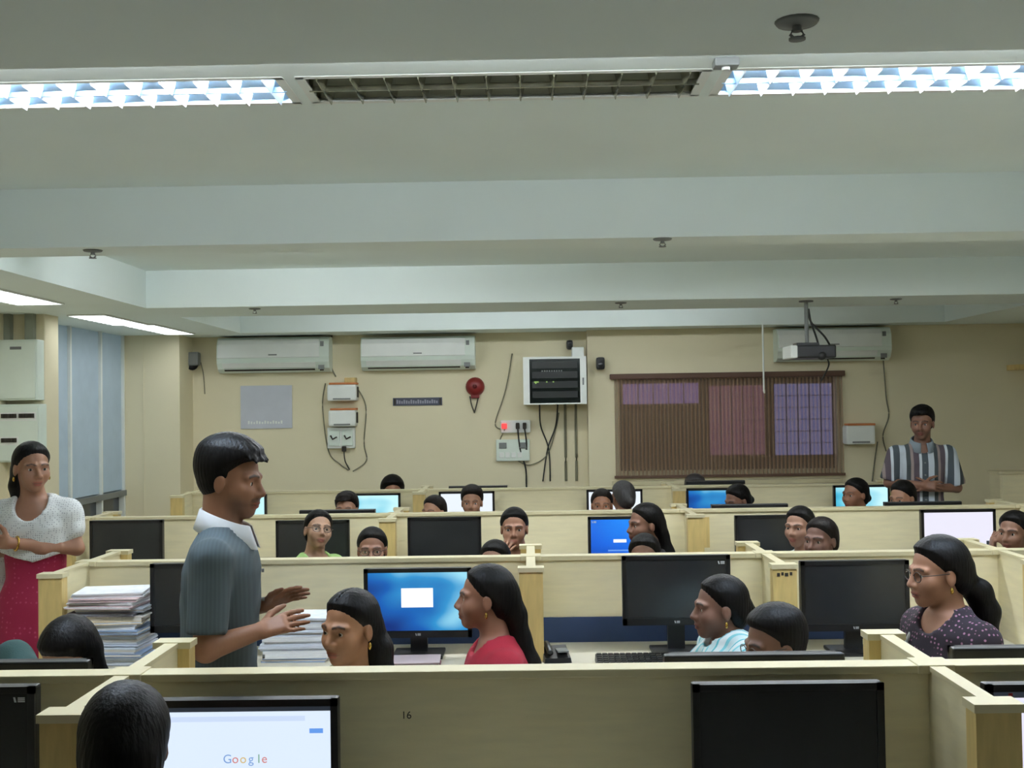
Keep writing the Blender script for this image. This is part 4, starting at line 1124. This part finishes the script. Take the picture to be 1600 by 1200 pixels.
    for k in (1, -1):
        g.cap(neck+np.array([k*.045, -.01, -.04]), sh[k], .045+gi, .052+gi, .05)
        e2 = sh[k]+(el[k]-sh[k])*min(cuff, 1)
        dn = (e2-sh[k]); dn /= np.linalg.norm(dn); cr = o.get('slv', .018)
        fn = lambda x, y, z: np.maximum(C(x, y, z, sh[k], e2+dn*.1*(cuff <= 1), .050*wide+cr*.7, .042*wide+cr), ((x-e2[0])*dn[0]+(y-e2[1])*dn[1]+(z-e2[2])*dn[2]) if cuff <= 1 else -1)
        g.uni(fn, np.minimum(sh[k], e2)-.12, np.maximum(sh[k], e2)+.12, .015)
        if cuff > 1:
            e3 = el[k]+(wr[k]-el[k])*(cuff-1); dn3 = (e3-el[k])/np.linalg.norm(e3-el[k])
            fn = lambda x, y, z: np.maximum(C(x, y, z, el[k], e3+dn3*.08, .040*wide+cr, .034*wide+cr), (x-e3[0])*dn3[0]+(y-e3[1])*dn3[1]+(z-e3[2])*dn3[2])
            g.uni(fn, np.minimum(el[k], e3)-.1, np.maximum(el[k], e3)+.1, .015)
    nd = o.get('neckline', .05); nw = o.get('neckw', .068)
    g.sub(lambda x, y, z: E(x, y, z, neck+np.array([0, .035, .01]), (nw, .085, .03+nd)), neck-.2, neck+.2, .008)
    if o.get('flare'):
        a_, b_ = o['flare']   # extra skirt for a kurta
        g.cap((0, 0, pel[2]-.02), (0, .0, hemz+.02), a_, b_, .06)
    V, F = g.nets()
    wob = .003*np.sin(V[:, 2]*42+V[:, 0]*25)*np.sin(V[:, 0]*31+V[:, 1]*37+1)
    V[:, 1] += wob*o.get('folds', 1)
    me, V = np_mesh(o.get('gname', 'top'), V, F, cm, 1); link(bpy.data.objects.new(o.get('gname', 'top'), me), t)
    # lower garment
    g = Field((-.3, -.25, .02), (.3, .62, pel[2]+.2), .017)
    for k in (1, -1):
        lg = o.get('legs', 1); g.cap(hip[k], kn[k], .098*lg, .075*lg, .04); g.cap(kn[k], an[k]+np.array([0, 0, .02]), .072*lg, .060*lg, .03)
    g.ell(pel+np.array([0, 0, .0]), (.17*wide*o.get('legs', 1), .13*o.get('legs', 1), .13), .04)
    V, F = g.nets(); me, V = np_mesh('trousers', V, F, o.get('low', MATS['dark_trousers']), 1); link(bpy.data.objects.new('trousers', me), t)
    for k in (1, -1):
        MB().box((an[k][0]+k*.005, an[k][1]+.055, .03), (.085, .25, .055), bev=.02).build('shoe', blackp, t)
    # extras
    tip = lambda v: tuple(hp(v))
    if o.get('glasses'):
        gm = MB()
        for k in (-1, 1):
            pts_ = [tip((k*.033+.022*math.cos(a), .090-.10*(abs(k*.033+.022*math.cos(a)))**2*4, -.002+.017*math.sin(a))) for a in [2*math.pi*q/16 for q in range(17)]]
            gm.tube(pts_, .0016, 5); gm.tube([tip((k*.055, .084, .004)), tip((k*.076, .05, .006)), tip((k*.080, -.005, .008))], .0016, 5)
        gm.tube([tip((-.011, .0905, .002)), tip((.011, .0905, .002))], .0016, 5)
        gl = gm.build('glasses', glassm, t)
        for k in (-1, 1):
            MB().add([tip((k*.033+.021*math.cos(a), .0895-.10*(abs(k*.033+.021*math.cos(a)))**2*4, -.002+.016*math.sin(a))) for a in [2*math.pi*q/16 for q in range(16)]], [tuple(range(16))]).build('lens', MATS['lens'], gl)
    if o.get('earring'):
        for k in (-1, 1):
            MB().lathe([(0, 0), (.004, -.003), (.0055, -.012), (.004, -.02), (0, -.023)], 10, Matrix.Translation(tip((k*.082, -.006, -.038)))).build('earring', gold, t)
    if o.get('fn'): o['fn'](t, dict(neck=neck, pel=pel, sh=sh, el=el, wr=wr, Hc=Hc, hp=hp, s=s, M=M, lean=lean))
    return t, (bx, by, th)
mat('dark_trousers', (36, 36, 42), .8)
lm_ = bpy.data.materials.new('lens'); lm_.use_nodes = True; MATS['lens'] = lm_
nt = lm_.node_tree; tr_ = nt.nodes.new('ShaderNodeBsdfTransparent'); gl_ = nt.nodes.new('ShaderNodeBsdfGlossy'); gl_.inputs['Roughness'].default_value = .05
mm_ = nt.nodes.new('ShaderNodeMixShader'); mm_.inputs[0].default_value = .12
nt.links.new(tr_.outputs[0], mm_.inputs[1]); nt.links.new(gl_.outputs[0], mm_.inputs[2]); nt.links.new(mm_.outputs[0], nt.nodes['Material Output'].inputs['Surface'])

def fab(name, rgb, **k): return mat(name, rgb, .85, var=k.get('var', .12), scale=k.get('scale', 12), bump=.15, bscale=250)
def striped(name, stops, scale, axis='X', off=0.0):
    m = bpy.data.materials.new(name); m.use_nodes = True; nt = m.node_tree; b = nt.nodes['Principled BSDF']; b.inputs['Roughness'].default_value = .85
    tc = nt.nodes.new('ShaderNodeTexCoord'); sp = nt.nodes.new('ShaderNodeSeparateXYZ'); nt.links.new(tc.outputs['Object'], sp.inputs[0])
    ma = nt.nodes.new('ShaderNodeMath'); ma.operation = 'MULTIPLY_ADD'; ma.inputs[1].default_value = scale; ma.inputs[2].default_value = off
    nt.links.new(sp.outputs[axis], ma.inputs[0]); fr_ = nt.nodes.new('ShaderNodeMath'); fr_.operation = 'FRACT'; nt.links.new(ma.outputs[0], fr_.inputs[0])
    rp = nt.nodes.new('ShaderNodeValToRGB'); rp.color_ramp.interpolation = 'CONSTANT'; nt.links.new(fr_.outputs[0], rp.inputs[0])
    e = rp.color_ramp.elements; e[0].position = 0; e[0].color = (*lin(stops[0][1]), 1); e[1].position = stops[1][0]; e[1].color = (*lin(stops[1][1]), 1)
    for p, c_ in stops[2:]: q = e.new(p); q.color = (*lin(c_), 1)
    nt.links.new(rp.outputs[0], b.inputs['Base Color']); return m
def dotted(name, base, dot, scale, th=.35):
    m = bpy.data.materials.new(name); m.use_nodes = True; nt = m.node_tree; b = nt.nodes['Principled BSDF']; b.inputs['Roughness'].default_value = .85
    tc = nt.nodes.new('ShaderNodeTexCoord'); vo = nt.nodes.new('ShaderNodeTexVoronoi'); vo.inputs['Scale'].default_value = scale; vo.inputs['Randomness'].default_value = .25
    nt.links.new(tc.outputs['Object'], vo.inputs['Vector']); rp = nt.nodes.new('ShaderNodeValToRGB')
    rp.color_ramp.elements[0].position = th*.75; rp.color_ramp.elements[0].color = (*lin(dot), 1); rp.color_ramp.elements[1].position = th; rp.color_ramp.elements[1].color = (*lin(base), 1)
    nt.links.new(vo.outputs['Distance'], rp.inputs[0]); nt.links.new(rp.outputs[0], b.inputs['Base Color']); return m
# ------------------------------------------------------------------ the people themselves
def hd(px, ptop, d):
    x, z = PX(px, ptop, d); return dict(hx=x, hy=d, top=z)
PONY = lambda l=.45, r=.032, dy=0: [(('h', (0, -.085, .01)), .045), (('h', (0, -.105, -.03)), r*1.15), (('h', (0, -.125, -.09)), r), (('h', (.0, -.13+dy, -.09-l*.4)), r*1.1), (('h', (0, -.12+dy, -.09-l)), r*.5)]
BUN = [(('h', (0, -.10, -.01)), .04), (('h', (0, -.125, -.03)), .032)]
def collar(t, q, cmat=None):
    n0 = q['neck']; vs = []; N = 28
    for i in range(N+1):
        f = R(-165+330*i/N); c_, s_ = math.cos(f), math.sin(f)
        top = n0[2]+.052+.030*c_; fl = .5-.5*c_
        for (r, z) in ((.066, top-.006), (.070, top), (.076, top-.004), (.096+.006*fl, top-.062-.012*fl), (.092+.006*fl, top-.064-.012*fl)):
            vs.append((r*s_*1.02, n0[1]-.004-r*c_*.95+.018*fl, z))
    fs = [(i*5+j, i*5+5+j, i*5+6+j, i*5+1+j) for i in range(N) for j in range(4)]
    m = MB().add(vs, fs, True).build('collar', cmat or mat('white_collar', (232, 238, 242), .8), t)
    sm_ = m.modifiers.new('thick', 'SOLIDIFY'); sm_.thickness = .003
    # shirt pocket flap and buttons
    for k in range(5): MB().cyl((0, q['lean']*.7+.123, q['neck'][2]-.12-.09*k), (0, q['lean']*.7+.13, q['neck'][2]-.12-.09*k), .006, n=8).build('button', greyp, t)
def pocket(t, q): pass
shirt_m = striped('slate_striped_shirt', [(0, (72, 84, 88)), (.5, (67, 78, 82))], 90, 'Y')
PEOPLE = []
def add(**k): PEOPLE.append(k)
FULL = (.0042, .011)
add(**hd(362, 680, 3.52), body=-84, face=-97, stand=True, s=1.02, sw=.180, wide=1.06, deep=1.0, lean=.03, nod=.025, pitch=-7, hair='short', fringe=1, inf=.022, beard=.8, skin=(168, 118, 88),
    cloth=shirt_m, gname='shirt', cuff=.84, slv=.014, neckline=.03, neckw=.072, hem=.86, res=FULL, cres=.010, hands='RL', nk=1.08,
    elR=(.22, .01, 1.09), wrR=(.155, .155, 1.125), hdR=(-.25, .9, .22), pnR=(.65, .05, .75), curl=10,
    elL=(-.24, -.02, 1.12), wrL=(-.10, .14, 1.16), hdL=(.15, .82, .34), pnL=(-.5, -.55, .4), fn=collar,
    label='standing man in slate shirt with white collar, gesturing with both hands')
def shawl(t, q):
    neck, pel, sh, el = q['neck'], q['pel'], q['sh'], q['el']
    g = Field((-.36, -.26, .70), (.36, .3, neck[2]+.08), .011)
    def body(x, y, z):
        d = torso(x, y, z, pel, neck, .026, .9, lo=.36, hi=1.05)
        return np.maximum(d, (neck[2]-.27+.3*np.abs(x+.02))-z)
    g.uni(body, (-.36, -.26, .8), (.36, .3, neck[2]+.08), .02)
    for k in (1, -1):
        g.cap(neck+np.array([k*.05, -.01, -.03]), sh[k], .060, .072, .04)
        g.cap(sh[k], sh[k]+(el[k]-sh[k])*(.62 if k == 1 else .40), .072, .066, .02)
    a = sh[1]+np.array([.035, -.03, -.02])
    for dx, r in ((-.02, .035), (.025, .03)):
        g.cap(a+np.array([dx, 0, 0]), np.array([.185+dx, -.07, 1.0]), r, r*.95, .03); g.cap(np.array([.185+dx, -.07, 1.0]), np.array([.18+dx, -.05, .74]), r*.95, r*1.1, .03)
    g.sub(lambda x, y, z: E(x, y, z, neck+np.array([0, .05, .0]), (.072, .095, .10)), neck-.2, neck+.2, .01)
    V, F = g.nets(); V[:, 1] += .004*np.sin(V[:, 2]*60+V[:, 0]*50)
    me, V = np_mesh('shawl', V, F, dotted('white_net_cloth', (226, 230, 230), (170, 174, 178), 105, .34), 1); link(bpy.data.objects.new('shawl', me), t)
    w = q['wr'][-1]; e_ = q['el'][-1]; u = (w-e_)/np.linalg.norm(w-e_)
    pts = []; a1 = np.cross(u, (0, 0, 1)); a1 /= np.linalg.norm(a1); a2 = np.cross(u, a1)
    for i in range(17): f = 2*math.pi*i/16; pts.append(tuple(w-u*.03+a1*.031*math.cos(f)+a2*.031*math.sin(f)))
    MB().tube(pts, .005).build('bangle', gold, t)
add(**hd(50, 689, 5.15), body=-172, face=-138, stand=True, s=.97, sw=.14, wide=.9, pitch=-3, roll=0, hair='down', skin=(176, 128, 100), tail=[(('h', (.02, -.075, -.02)), .055), (('h', (.04, -.07, -.09)), .042), (('h', (.03, -.08, -.17)), .035), (('b', (0.0, -.12, 1.2)), .035), (('b', (0, -.13, 1.0)), .025)],
    cloth=dotted('maroon_print_cloth', (150, 26, 62), (176, 60, 92), 46, .25), gname='kurta', cuff=.3, slv=.004, hem=.50, legs=.82, low=fab('maroon_lower', (110, 24, 50)), flare=(.172, .22), ginf=.004, neckline=.09, neckw=.08, res=(.0055, .012), cres=.013, hands='RL', curl=22,
    elR=(.185, .03, 1.165), wrR=(-.06, .135, 1.175), hdR=(-.8, -.45, .25), pnR=(-.3, .8, .3), elL=(-.19, .04, 1.165), wrL=(.06, .20, 1.215), hdL=(.9, -.25, .10), pnL=(.2, .9, .25), earring=1, fn=shawl,
    label='standing woman in white net shawl and maroon kurta with folded arms')
stripe_m = striped('bold_striped_shirt', [(0, (196, 206, 214)), (.22, (78, 88, 94)), (.45, (206, 214, 220)), (.55, (92, 82, 90)), (.75, (150, 136, 132)), (.85, (70, 78, 80))], 5.2, 'X', .35)
add(**hd(1440, 633, 8.36), body=172, face=152, stand=True, s=1.03, sw=.18, wide=1.0, pitch=-4, hair='short', fringe=1, inf=.016, beard=.6, skin=(150, 108, 86), cloth=stripe_m, gname='shirt', cuff=.92, slv=.03, neckline=.04, hem=.85,
    res=(.0065, .013), cres=.013, hands='RL', curl=25, elR=(.24, .02, 1.19), wrR=(.03, .20, 1.185), hdR=(-.85, .1, -.05), pnR=(0, .9, .3), elL=(-.25, .0, 1.15), wrL=(-.03, .18, 1.16), hdL=(.85, .1, .15), pnL=(0, .8, .5), fn=lambda t, q: collar(t, q, mat('grey_collar', (128, 140, 148), .8)),
    label='standing man in boldly striped shirt with clasped hands')
def piping(t, q):
    n0 = q['neck']
    MB().tube(spline([tuple(n0+np.array([-.06, .055, -.035])), tuple(n0+np.array([-.13, .045, -.035])), tuple(n0+np.array([-.185, .052, -.085])), tuple(n0+np.array([-.20, .07, -.16]))]), .006).build('piping', mat('mauve_piping', (150, 110, 130), .7), t)
def drape(cm):
    def f(t, q):
        neck, pel, sh = q['neck'], q['pel'], q['sh']
        g = Field((-.3, -.22, .80), (.3, .26, neck[2]+.10), .009)
        g.uni(lambda x, y, z: np.maximum(torso(x, y, z, pel, neck, .024, 1.0, lo=.45, hi=1.05), neck[2]-.26+.4*np.abs(x)-z), (-.3, -.22, .8), (.3, .26, neck[2]+.1), .02)
        for k in (1, -1):
            g.cap(neck+np.array([k*.055, -.01, -.005]), sh[k]+np.array([k*.01, 0, .012]), .056, .068, .03); g.cap(sh[k], sh[k]+np.array([k*.03, .01, -.12]), .070, .066, .02)
            g.cap(neck+np.array([k*.065, .0, .005]), neck+np.array([k*.05, .10, -.07]), .026, .03, .03)
        g.sub(lambda x, y, z: E(x, y, z, neck+np.array([0, .02, .03]), (.060, .085, .085)), neck-.2, neck+.2, .008)
        V, F = g.nets(); V[:, 1] += .004*np.sin(V[:, 2]*70+V[:, 0]*40)
        me, V = np_mesh('shawl', V, F, cm, 1); link(bpy.data.objects.new('shawl', me), t)
    return f
# --- between the first and second partition
SK = [(164, 114, 86), (150, 104, 80), (180, 132, 104), (138, 98, 78)]
add(**hd(197, 1060, 2.16), body=6, face=10, lean=.05, pitch=4, hair='down', inf=.016, eyes=False, skin=SK[1], cloth=fab('black_kurta', (26, 26, 30)), res=(.007, .014), hres=.006,
    tail=[(('h', (0, -.07, .0)), .075), (('h', (0, -.085, -.10)), .072), (('b', (0.0, -.10, .98)), .085), (('b', (-.02, -.13, .85)), .075), (('b', (-.02, -.13, .7)), .05)],
    label='seated viewer seen from behind with long black hair')
add(**hd(108, 963, 3.42), body=168, face=170, lean=.10, nod=.06, pitch=-34, hair='down', inf=.016, skin=SK[2], cloth=fab('dark_green_kurta', (36, 64, 60)), res=(.006, .013), cuff=1.6, elR=(.225, .12, 1.02), wrR=(.10, .19, .96),
    tail=[(('h', (-.05, -.03, .0)), .045), (('h', (-.075, .0, -.09)), .032), (('h', (-.085, .02, -.2)), .022)],
    label='seated girl bowing a black haired head over the worktop')
add(**hd(545, 920, 3.40), body=165, face=146, lean=.05, pitch=-3, hair='pulled', part=1, s=.93, gaze=14, skin=(186, 134, 98), earring=1, cloth=fab('olive_kurta', (120, 118, 80)), res=FULL, inf=.012,
    tail=[(('h', (-.02, -.07, -.01)), .05), (('h', (-.05, -.08, -.08)), .046), (('h', (-.07, -.07, -.17)), .042), (('h', (-.08, -.06, -.28)), .03)],
    label='seated woman with centre parted hair and earrings glancing sideways')
add(**hd(756, 880, 3.95), body=98, face=93, lean=.02, pitch=2, hair='pulled', s=.95, skin=(164, 114, 90), earring=1, cloth=fab('crimson_kurta', (156, 22, 44)), res=FULL, cuff=.75, neckline=.035, fn=piping,
    tail=[(('h', (0, -.08, .01)), .055), (('h', (0, -.115, -.06)), .042), (('h', (0, -.135, -.15)), .040), (('h', (0, -.17, -.24)), .042), (('h', (0, -.175, -.33)), .034), (('h', (0, -.16, -.40)), .018)],
    label='seated woman in crimson kurta, face in profile, hair tied low')
add(**hd(1122, 897, 4.08), body=100, face=96, lean=.02, pitch=0, ndz=.045, hair='pulled', s=.95, skin=(138, 98, 80), earring=1, res=FULL, cuff=.7, neckline=.04,
    cloth=striped('pale_blue_print', [(0, (196, 226, 230)), (.35, (120, 206, 216)), (.5, (224, 238, 240)), (.8, (150, 216, 224))], 14, 'Z'), tail=BUN, fn=drape(striped('cyan_white_shawl', [(0, (206, 230, 234)), (.3, (132, 210, 220)), (.48, (226, 240, 242)), (.8, (104, 196, 210)), (.9, (210, 234, 238))], 16, 'X')),
    label='seated woman in pale blue printed kurta, face in profile')
add(**hd(1207, 945, 3.45), body=120, face=106, lean=.06, pitch=-6, hair='short', inf=.016, s=.95, glasses=1, skin=(140, 100, 80), cloth=fab('brown_shirt', (84, 60, 46)), res=FULL,
    label='seated person with short black hair and thin glasses beside the pale blue kurta')
def strap(t, q):
    n0 = q['neck']
    MB().tube(spline([tuple(n0+np.array([.075, -.02, .0])), tuple(n0+np.array([.085, .07, -.06])), tuple(n0+np.array([.07, .125, -.15])), tuple(n0+np.array([.04, .14, -.28]))]), .007).build('strap', mat('grey_strap', (150, 150, 140), .7), t)
add(**hd(1462, 835, 3.82), body=108, face=100, lean=.03, pitch=-3, ndz=.025, hair='pulled', s=.98, glasses=1, earring=1, skin=(184, 134, 106), res=FULL, cuff=.8, neckline=.05, fn=strap,
    cloth=dotted('black_dotted_kurta', (34, 24, 34), (150, 104, 128), 66, .30), inf=.016,
    tail=[(('h', (0, -.085, .0)), .055), (('h', (.0, -.115, -.05)), .035), (('h', (.0, -.15, -.08)), .045), (('h', (0, -.175, -.15)), .045), (('h', (0, -.165, -.24)), .04), (('h', (0, -.15, -.33)), .025)],
    label='seated woman in glasses and dark dotted kurta with curly ponytail')
# --- between the second and third partition
MID = (.006, .014)
add(**hd(497, 795, 6.16), body=-128, face=-155, lean=.02, pitch=12, roll=-8, hair='pulled', glasses=1, s=.93, skin=(190, 148, 120), cloth=fab('light_green_kurta', (160, 196, 120)), res=MID, tail=BUN, label='girl in light green kurta and glasses looking up')
def band(t, q):
    pts = [q['hp']((.092*math.cos(a), .02, .035+.096*math.sin(a))) for a in [math.pi*i/18 for i in range(19)]]
    MB().tube([tuple(p) for p in pts], .008).build('hair_band', mat('grey_band', (110, 112, 112), .6), t)
add(**hd(581, 823, 5.72), body=180, face=-176, lean=.05, pitch=0, hair='pulled', glasses=1, s=.93, skin=(170, 124, 102), cloth=fab('grey_kurta', (110, 110, 112)), res=MID, tail=BUN, label='girl with glossy pulled back hair peering over the partition')
add(**hd(803, 792, 6.18), body=150, face=178, lean=.02, hair='pulled', s=.93, skin=(172, 124, 98), cloth=fab('moss_green_kurta', (96, 100, 70)), res=MID, tail=BUN, cuff=1.4, hands='R', curl=35,
    elR=(.16, .22, .78), wrR=(.0, .185, .945), hdR=(-.15, -.12, .95), pnR=(.2, .9, .2), label='girl resting her chin on one hand facing forward')
add(**hd(772, 843, 5.62), body=180, face=165, lean=.05, hair='pulled', s=.92, skin=(164, 122, 104), cloth=fab('plum_kurta', (84, 54, 70)), res=MID, tail=BUN, label='low set head showing only forehead before the girl resting her chin')
add(**hd(1006, 785, 6.2), body=110, face=112, lean=.02, hair='pulled', s=.97, skin=(140, 98, 78), cloth=fab('black_long_kurta', (30, 27, 30)), res=MID, cuff=1.3,
    tail=[(('h', (0, -.08, .0)), .055), (('h', (.0, -.10, -.07)), .05), (('h', (0, -.13, -.17)), .055), (('h', (0, -.16, -.28)), .05)], label='long haired woman in black beside the bright blue login screen')
add(**hd(1006, 833, 5.62), body=170, face=165, lean=.05, hair='down', inf=.016, s=.92, skin=SK[3], cloth=fab('wine_kurta', (80, 36, 48)), res=MID, tail=BUN, label='low set dark haired head before the long haired woman in black')
add(**hd(1248, 790, 6.2), body=105, face=140, lean=.02, hair='pulled', s=.93, skin=(182, 138, 114), cloth=fab('white_kurta', (216, 226, 230)), res=MID, tail=BUN, neckline=.03, label='girl with white collar looking sideways beside the dark monitor')
add(**hd(1281, 807, 5.75), body=150, face=135, lean=.05, hair='pulled', inf=.012, s=.95, skin=(134, 96, 82), cloth=fab('rust_kurta', (120, 66, 48)), res=MID, tail=BUN, hairmat=hair_b, label='girl with tightly pulled hair beside the white collared girl')
add(**hd(1583, 797, 6.2), body=105, face=130, lean=.02, hair='down', inf=.015, s=.95, skin=(158, 116, 94), cloth=fab('red_brown_kurta', (110, 50, 46)), res=MID, hands='R', cuff=1.2, curl=50,
    elR=(.17, .2, .80), wrR=(.08, .14, .95), hdR=(-.2, -.05, .9), pnR=(.4, .9, .1), tail=[(('h', (0, -.08, .0)), .055), (('h', (.0, -.10, -.08)), .05), (('h', (0, -.11, -.2)), .045)], label='woman leaning cheek on hand beside the white lit monitor')
# --- between the third and fourth partition
FAR = (.008, .017)
add(**hd(541, 768, 7.82), body=180, face=176, lean=.04, hair='short', fringe=1, inf=.016, s=.97, skin=SK[2], cloth=fab('khaki_shirt', (140, 130, 100)), res=FAR, label='boy with brushed hair looking over the partition beside a cyan screen', hairmat=hair_b)
add(**hd(677, 773, 7.8), body=160, face=150, lean=.05, hair='pulled', s=.95, skin=SK[2], cloth=fab('teal_kurta', (50, 92, 96)), res=FAR, tail=BUN, hairmat=hair_b, label='girl with lowered head beside the white lit monitor')
add(**hd(737, 758, 8.3), body=130, face=178, lean=.03, hair='short', inf=.018, s=.97, skin=SK[2], cloth=fab('grey_check_shirt', (110, 116, 122)), res=FAR, hairmat=hair_b, label='boy before the white lit monitor facing forward')
add(**hd(940, 763, 8.0), body=180, face=175, lean=.04, hair='pulled', s=.95, skin=SK[0], cloth=fab('orange_kurta', (160, 90, 50)), res=FAR, tail=BUN, hairmat=hair_b, label='girl with brown face half hidden below the brown blind')
add(**hd(972, 750, 8.42), body=20, face=25, lean=.02, hair='down', s=.97, inf=.016, eyes=False, skin=SK[1], cloth=fab('grey_brown_kurta', (96, 86, 80)), res=FAR, tail=BUN, hairmat=hair_g, label='greying head turned away before the white screen')
add(**hd(1151, 756, 8.15), body=130, face=120, lean=.03, hair='pulled', s=.97, skin=SK[3], cloth=fab('ink_kurta', (36, 40, 60)), res=FAR, tail=BUN, pitch=-15, label='bowed head beside the pale blue screen under the blind')
add(**hd(1335, 746, 8.3), body=110, face=120, lean=.02, hair='pulled', s=1.0, skin=SK[0], cloth=fab('mustard_kurta', (150, 118, 60)), res=FAR, tail=BUN, label='girl in profile before the cyan screen near the striped man')
add(**hd(1409, 750, 7.72), body=140, face=128, lean=.04, hair='pulled', s=.98, skin=SK[2], cloth=fab('pink_kurta', (176, 110, 120)), res=FAR, tail=BUN, pitch=-8, label='girl with dark hair seated just before the striped man')
# --- beyond the fourth partition
add(**hd(613, 741, 9.95), body=190, face=190, lean=.03, hair='down', inf=.03, s=1.05, pitch=-10, skin=SK[0], cloth=fab('dark_shirt', (40, 42, 46)), res=FAR, tail=BUN, label='round black crown of hair over the farthest partition')
add(**hd(1086, 741, 9.9), body=180, face=180, lean=.03, hair='short', inf=.02, s=1.03, skin=SK[0], cloth=fab('blue_shirt', (60, 76, 110)), res=FAR, hairmat=hair_g, label='greying crown of hair just below the brown blind')

# chairs
cm_seat = MB().box((0, .03, .40), (.44, .44, .07), bev=.03).mesh('seat'); cm_back = MB().box((0, -.24, .66), (.38, .05, .34), bev=.022).mesh('backrest')
cm_bar = MB().tube([(0, -.12, .37), (0, -.25, .39), (0, -.275, .55), (0, -.27, .72)], .016, 8).mesh('back_bar')
cm_post = MB().cyl((0, 0, .10), (0, 0, .37), .026).mesh('post'); cm_leg = MB().tube([(0, 0, .11), (0, .16, .085), (0, .27, .06)], .018, 8).mesh('leg'); cm_cast = MB().cyl((-.02, .27, .03), (.02, .27, .03), .03, n=12).mesh('castor')
for m_ in (cm_seat, cm_back): m_.materials.append(chairm)
for m_ in (cm_bar, cm_post, cm_leg, cm_cast): m_.materials.append(blackp)
def chair(x, y, th, lab):
    t = thing('office_chair', lab, 'chair', (x, y, 0), th)
    inst('seat', cm_seat, t); inst('backrest', cm_back, t); inst('back_bar', cm_bar, t); inst('post', cm_post, t)
    for k in range(5):
        l = inst('leg', cm_leg, t, (0, 0, 0), (0, 0, 2*math.pi*k/5)); inst('castor', cm_cast, l)
for o_ in PEOPLE:
    t, (bx, by, th) = person(o_)
    if not o_.get('stand'):
        w_ = o_['label'].split(); chair(bx, by, th, ('black office chair under the '+' '.join(w_[:11])))
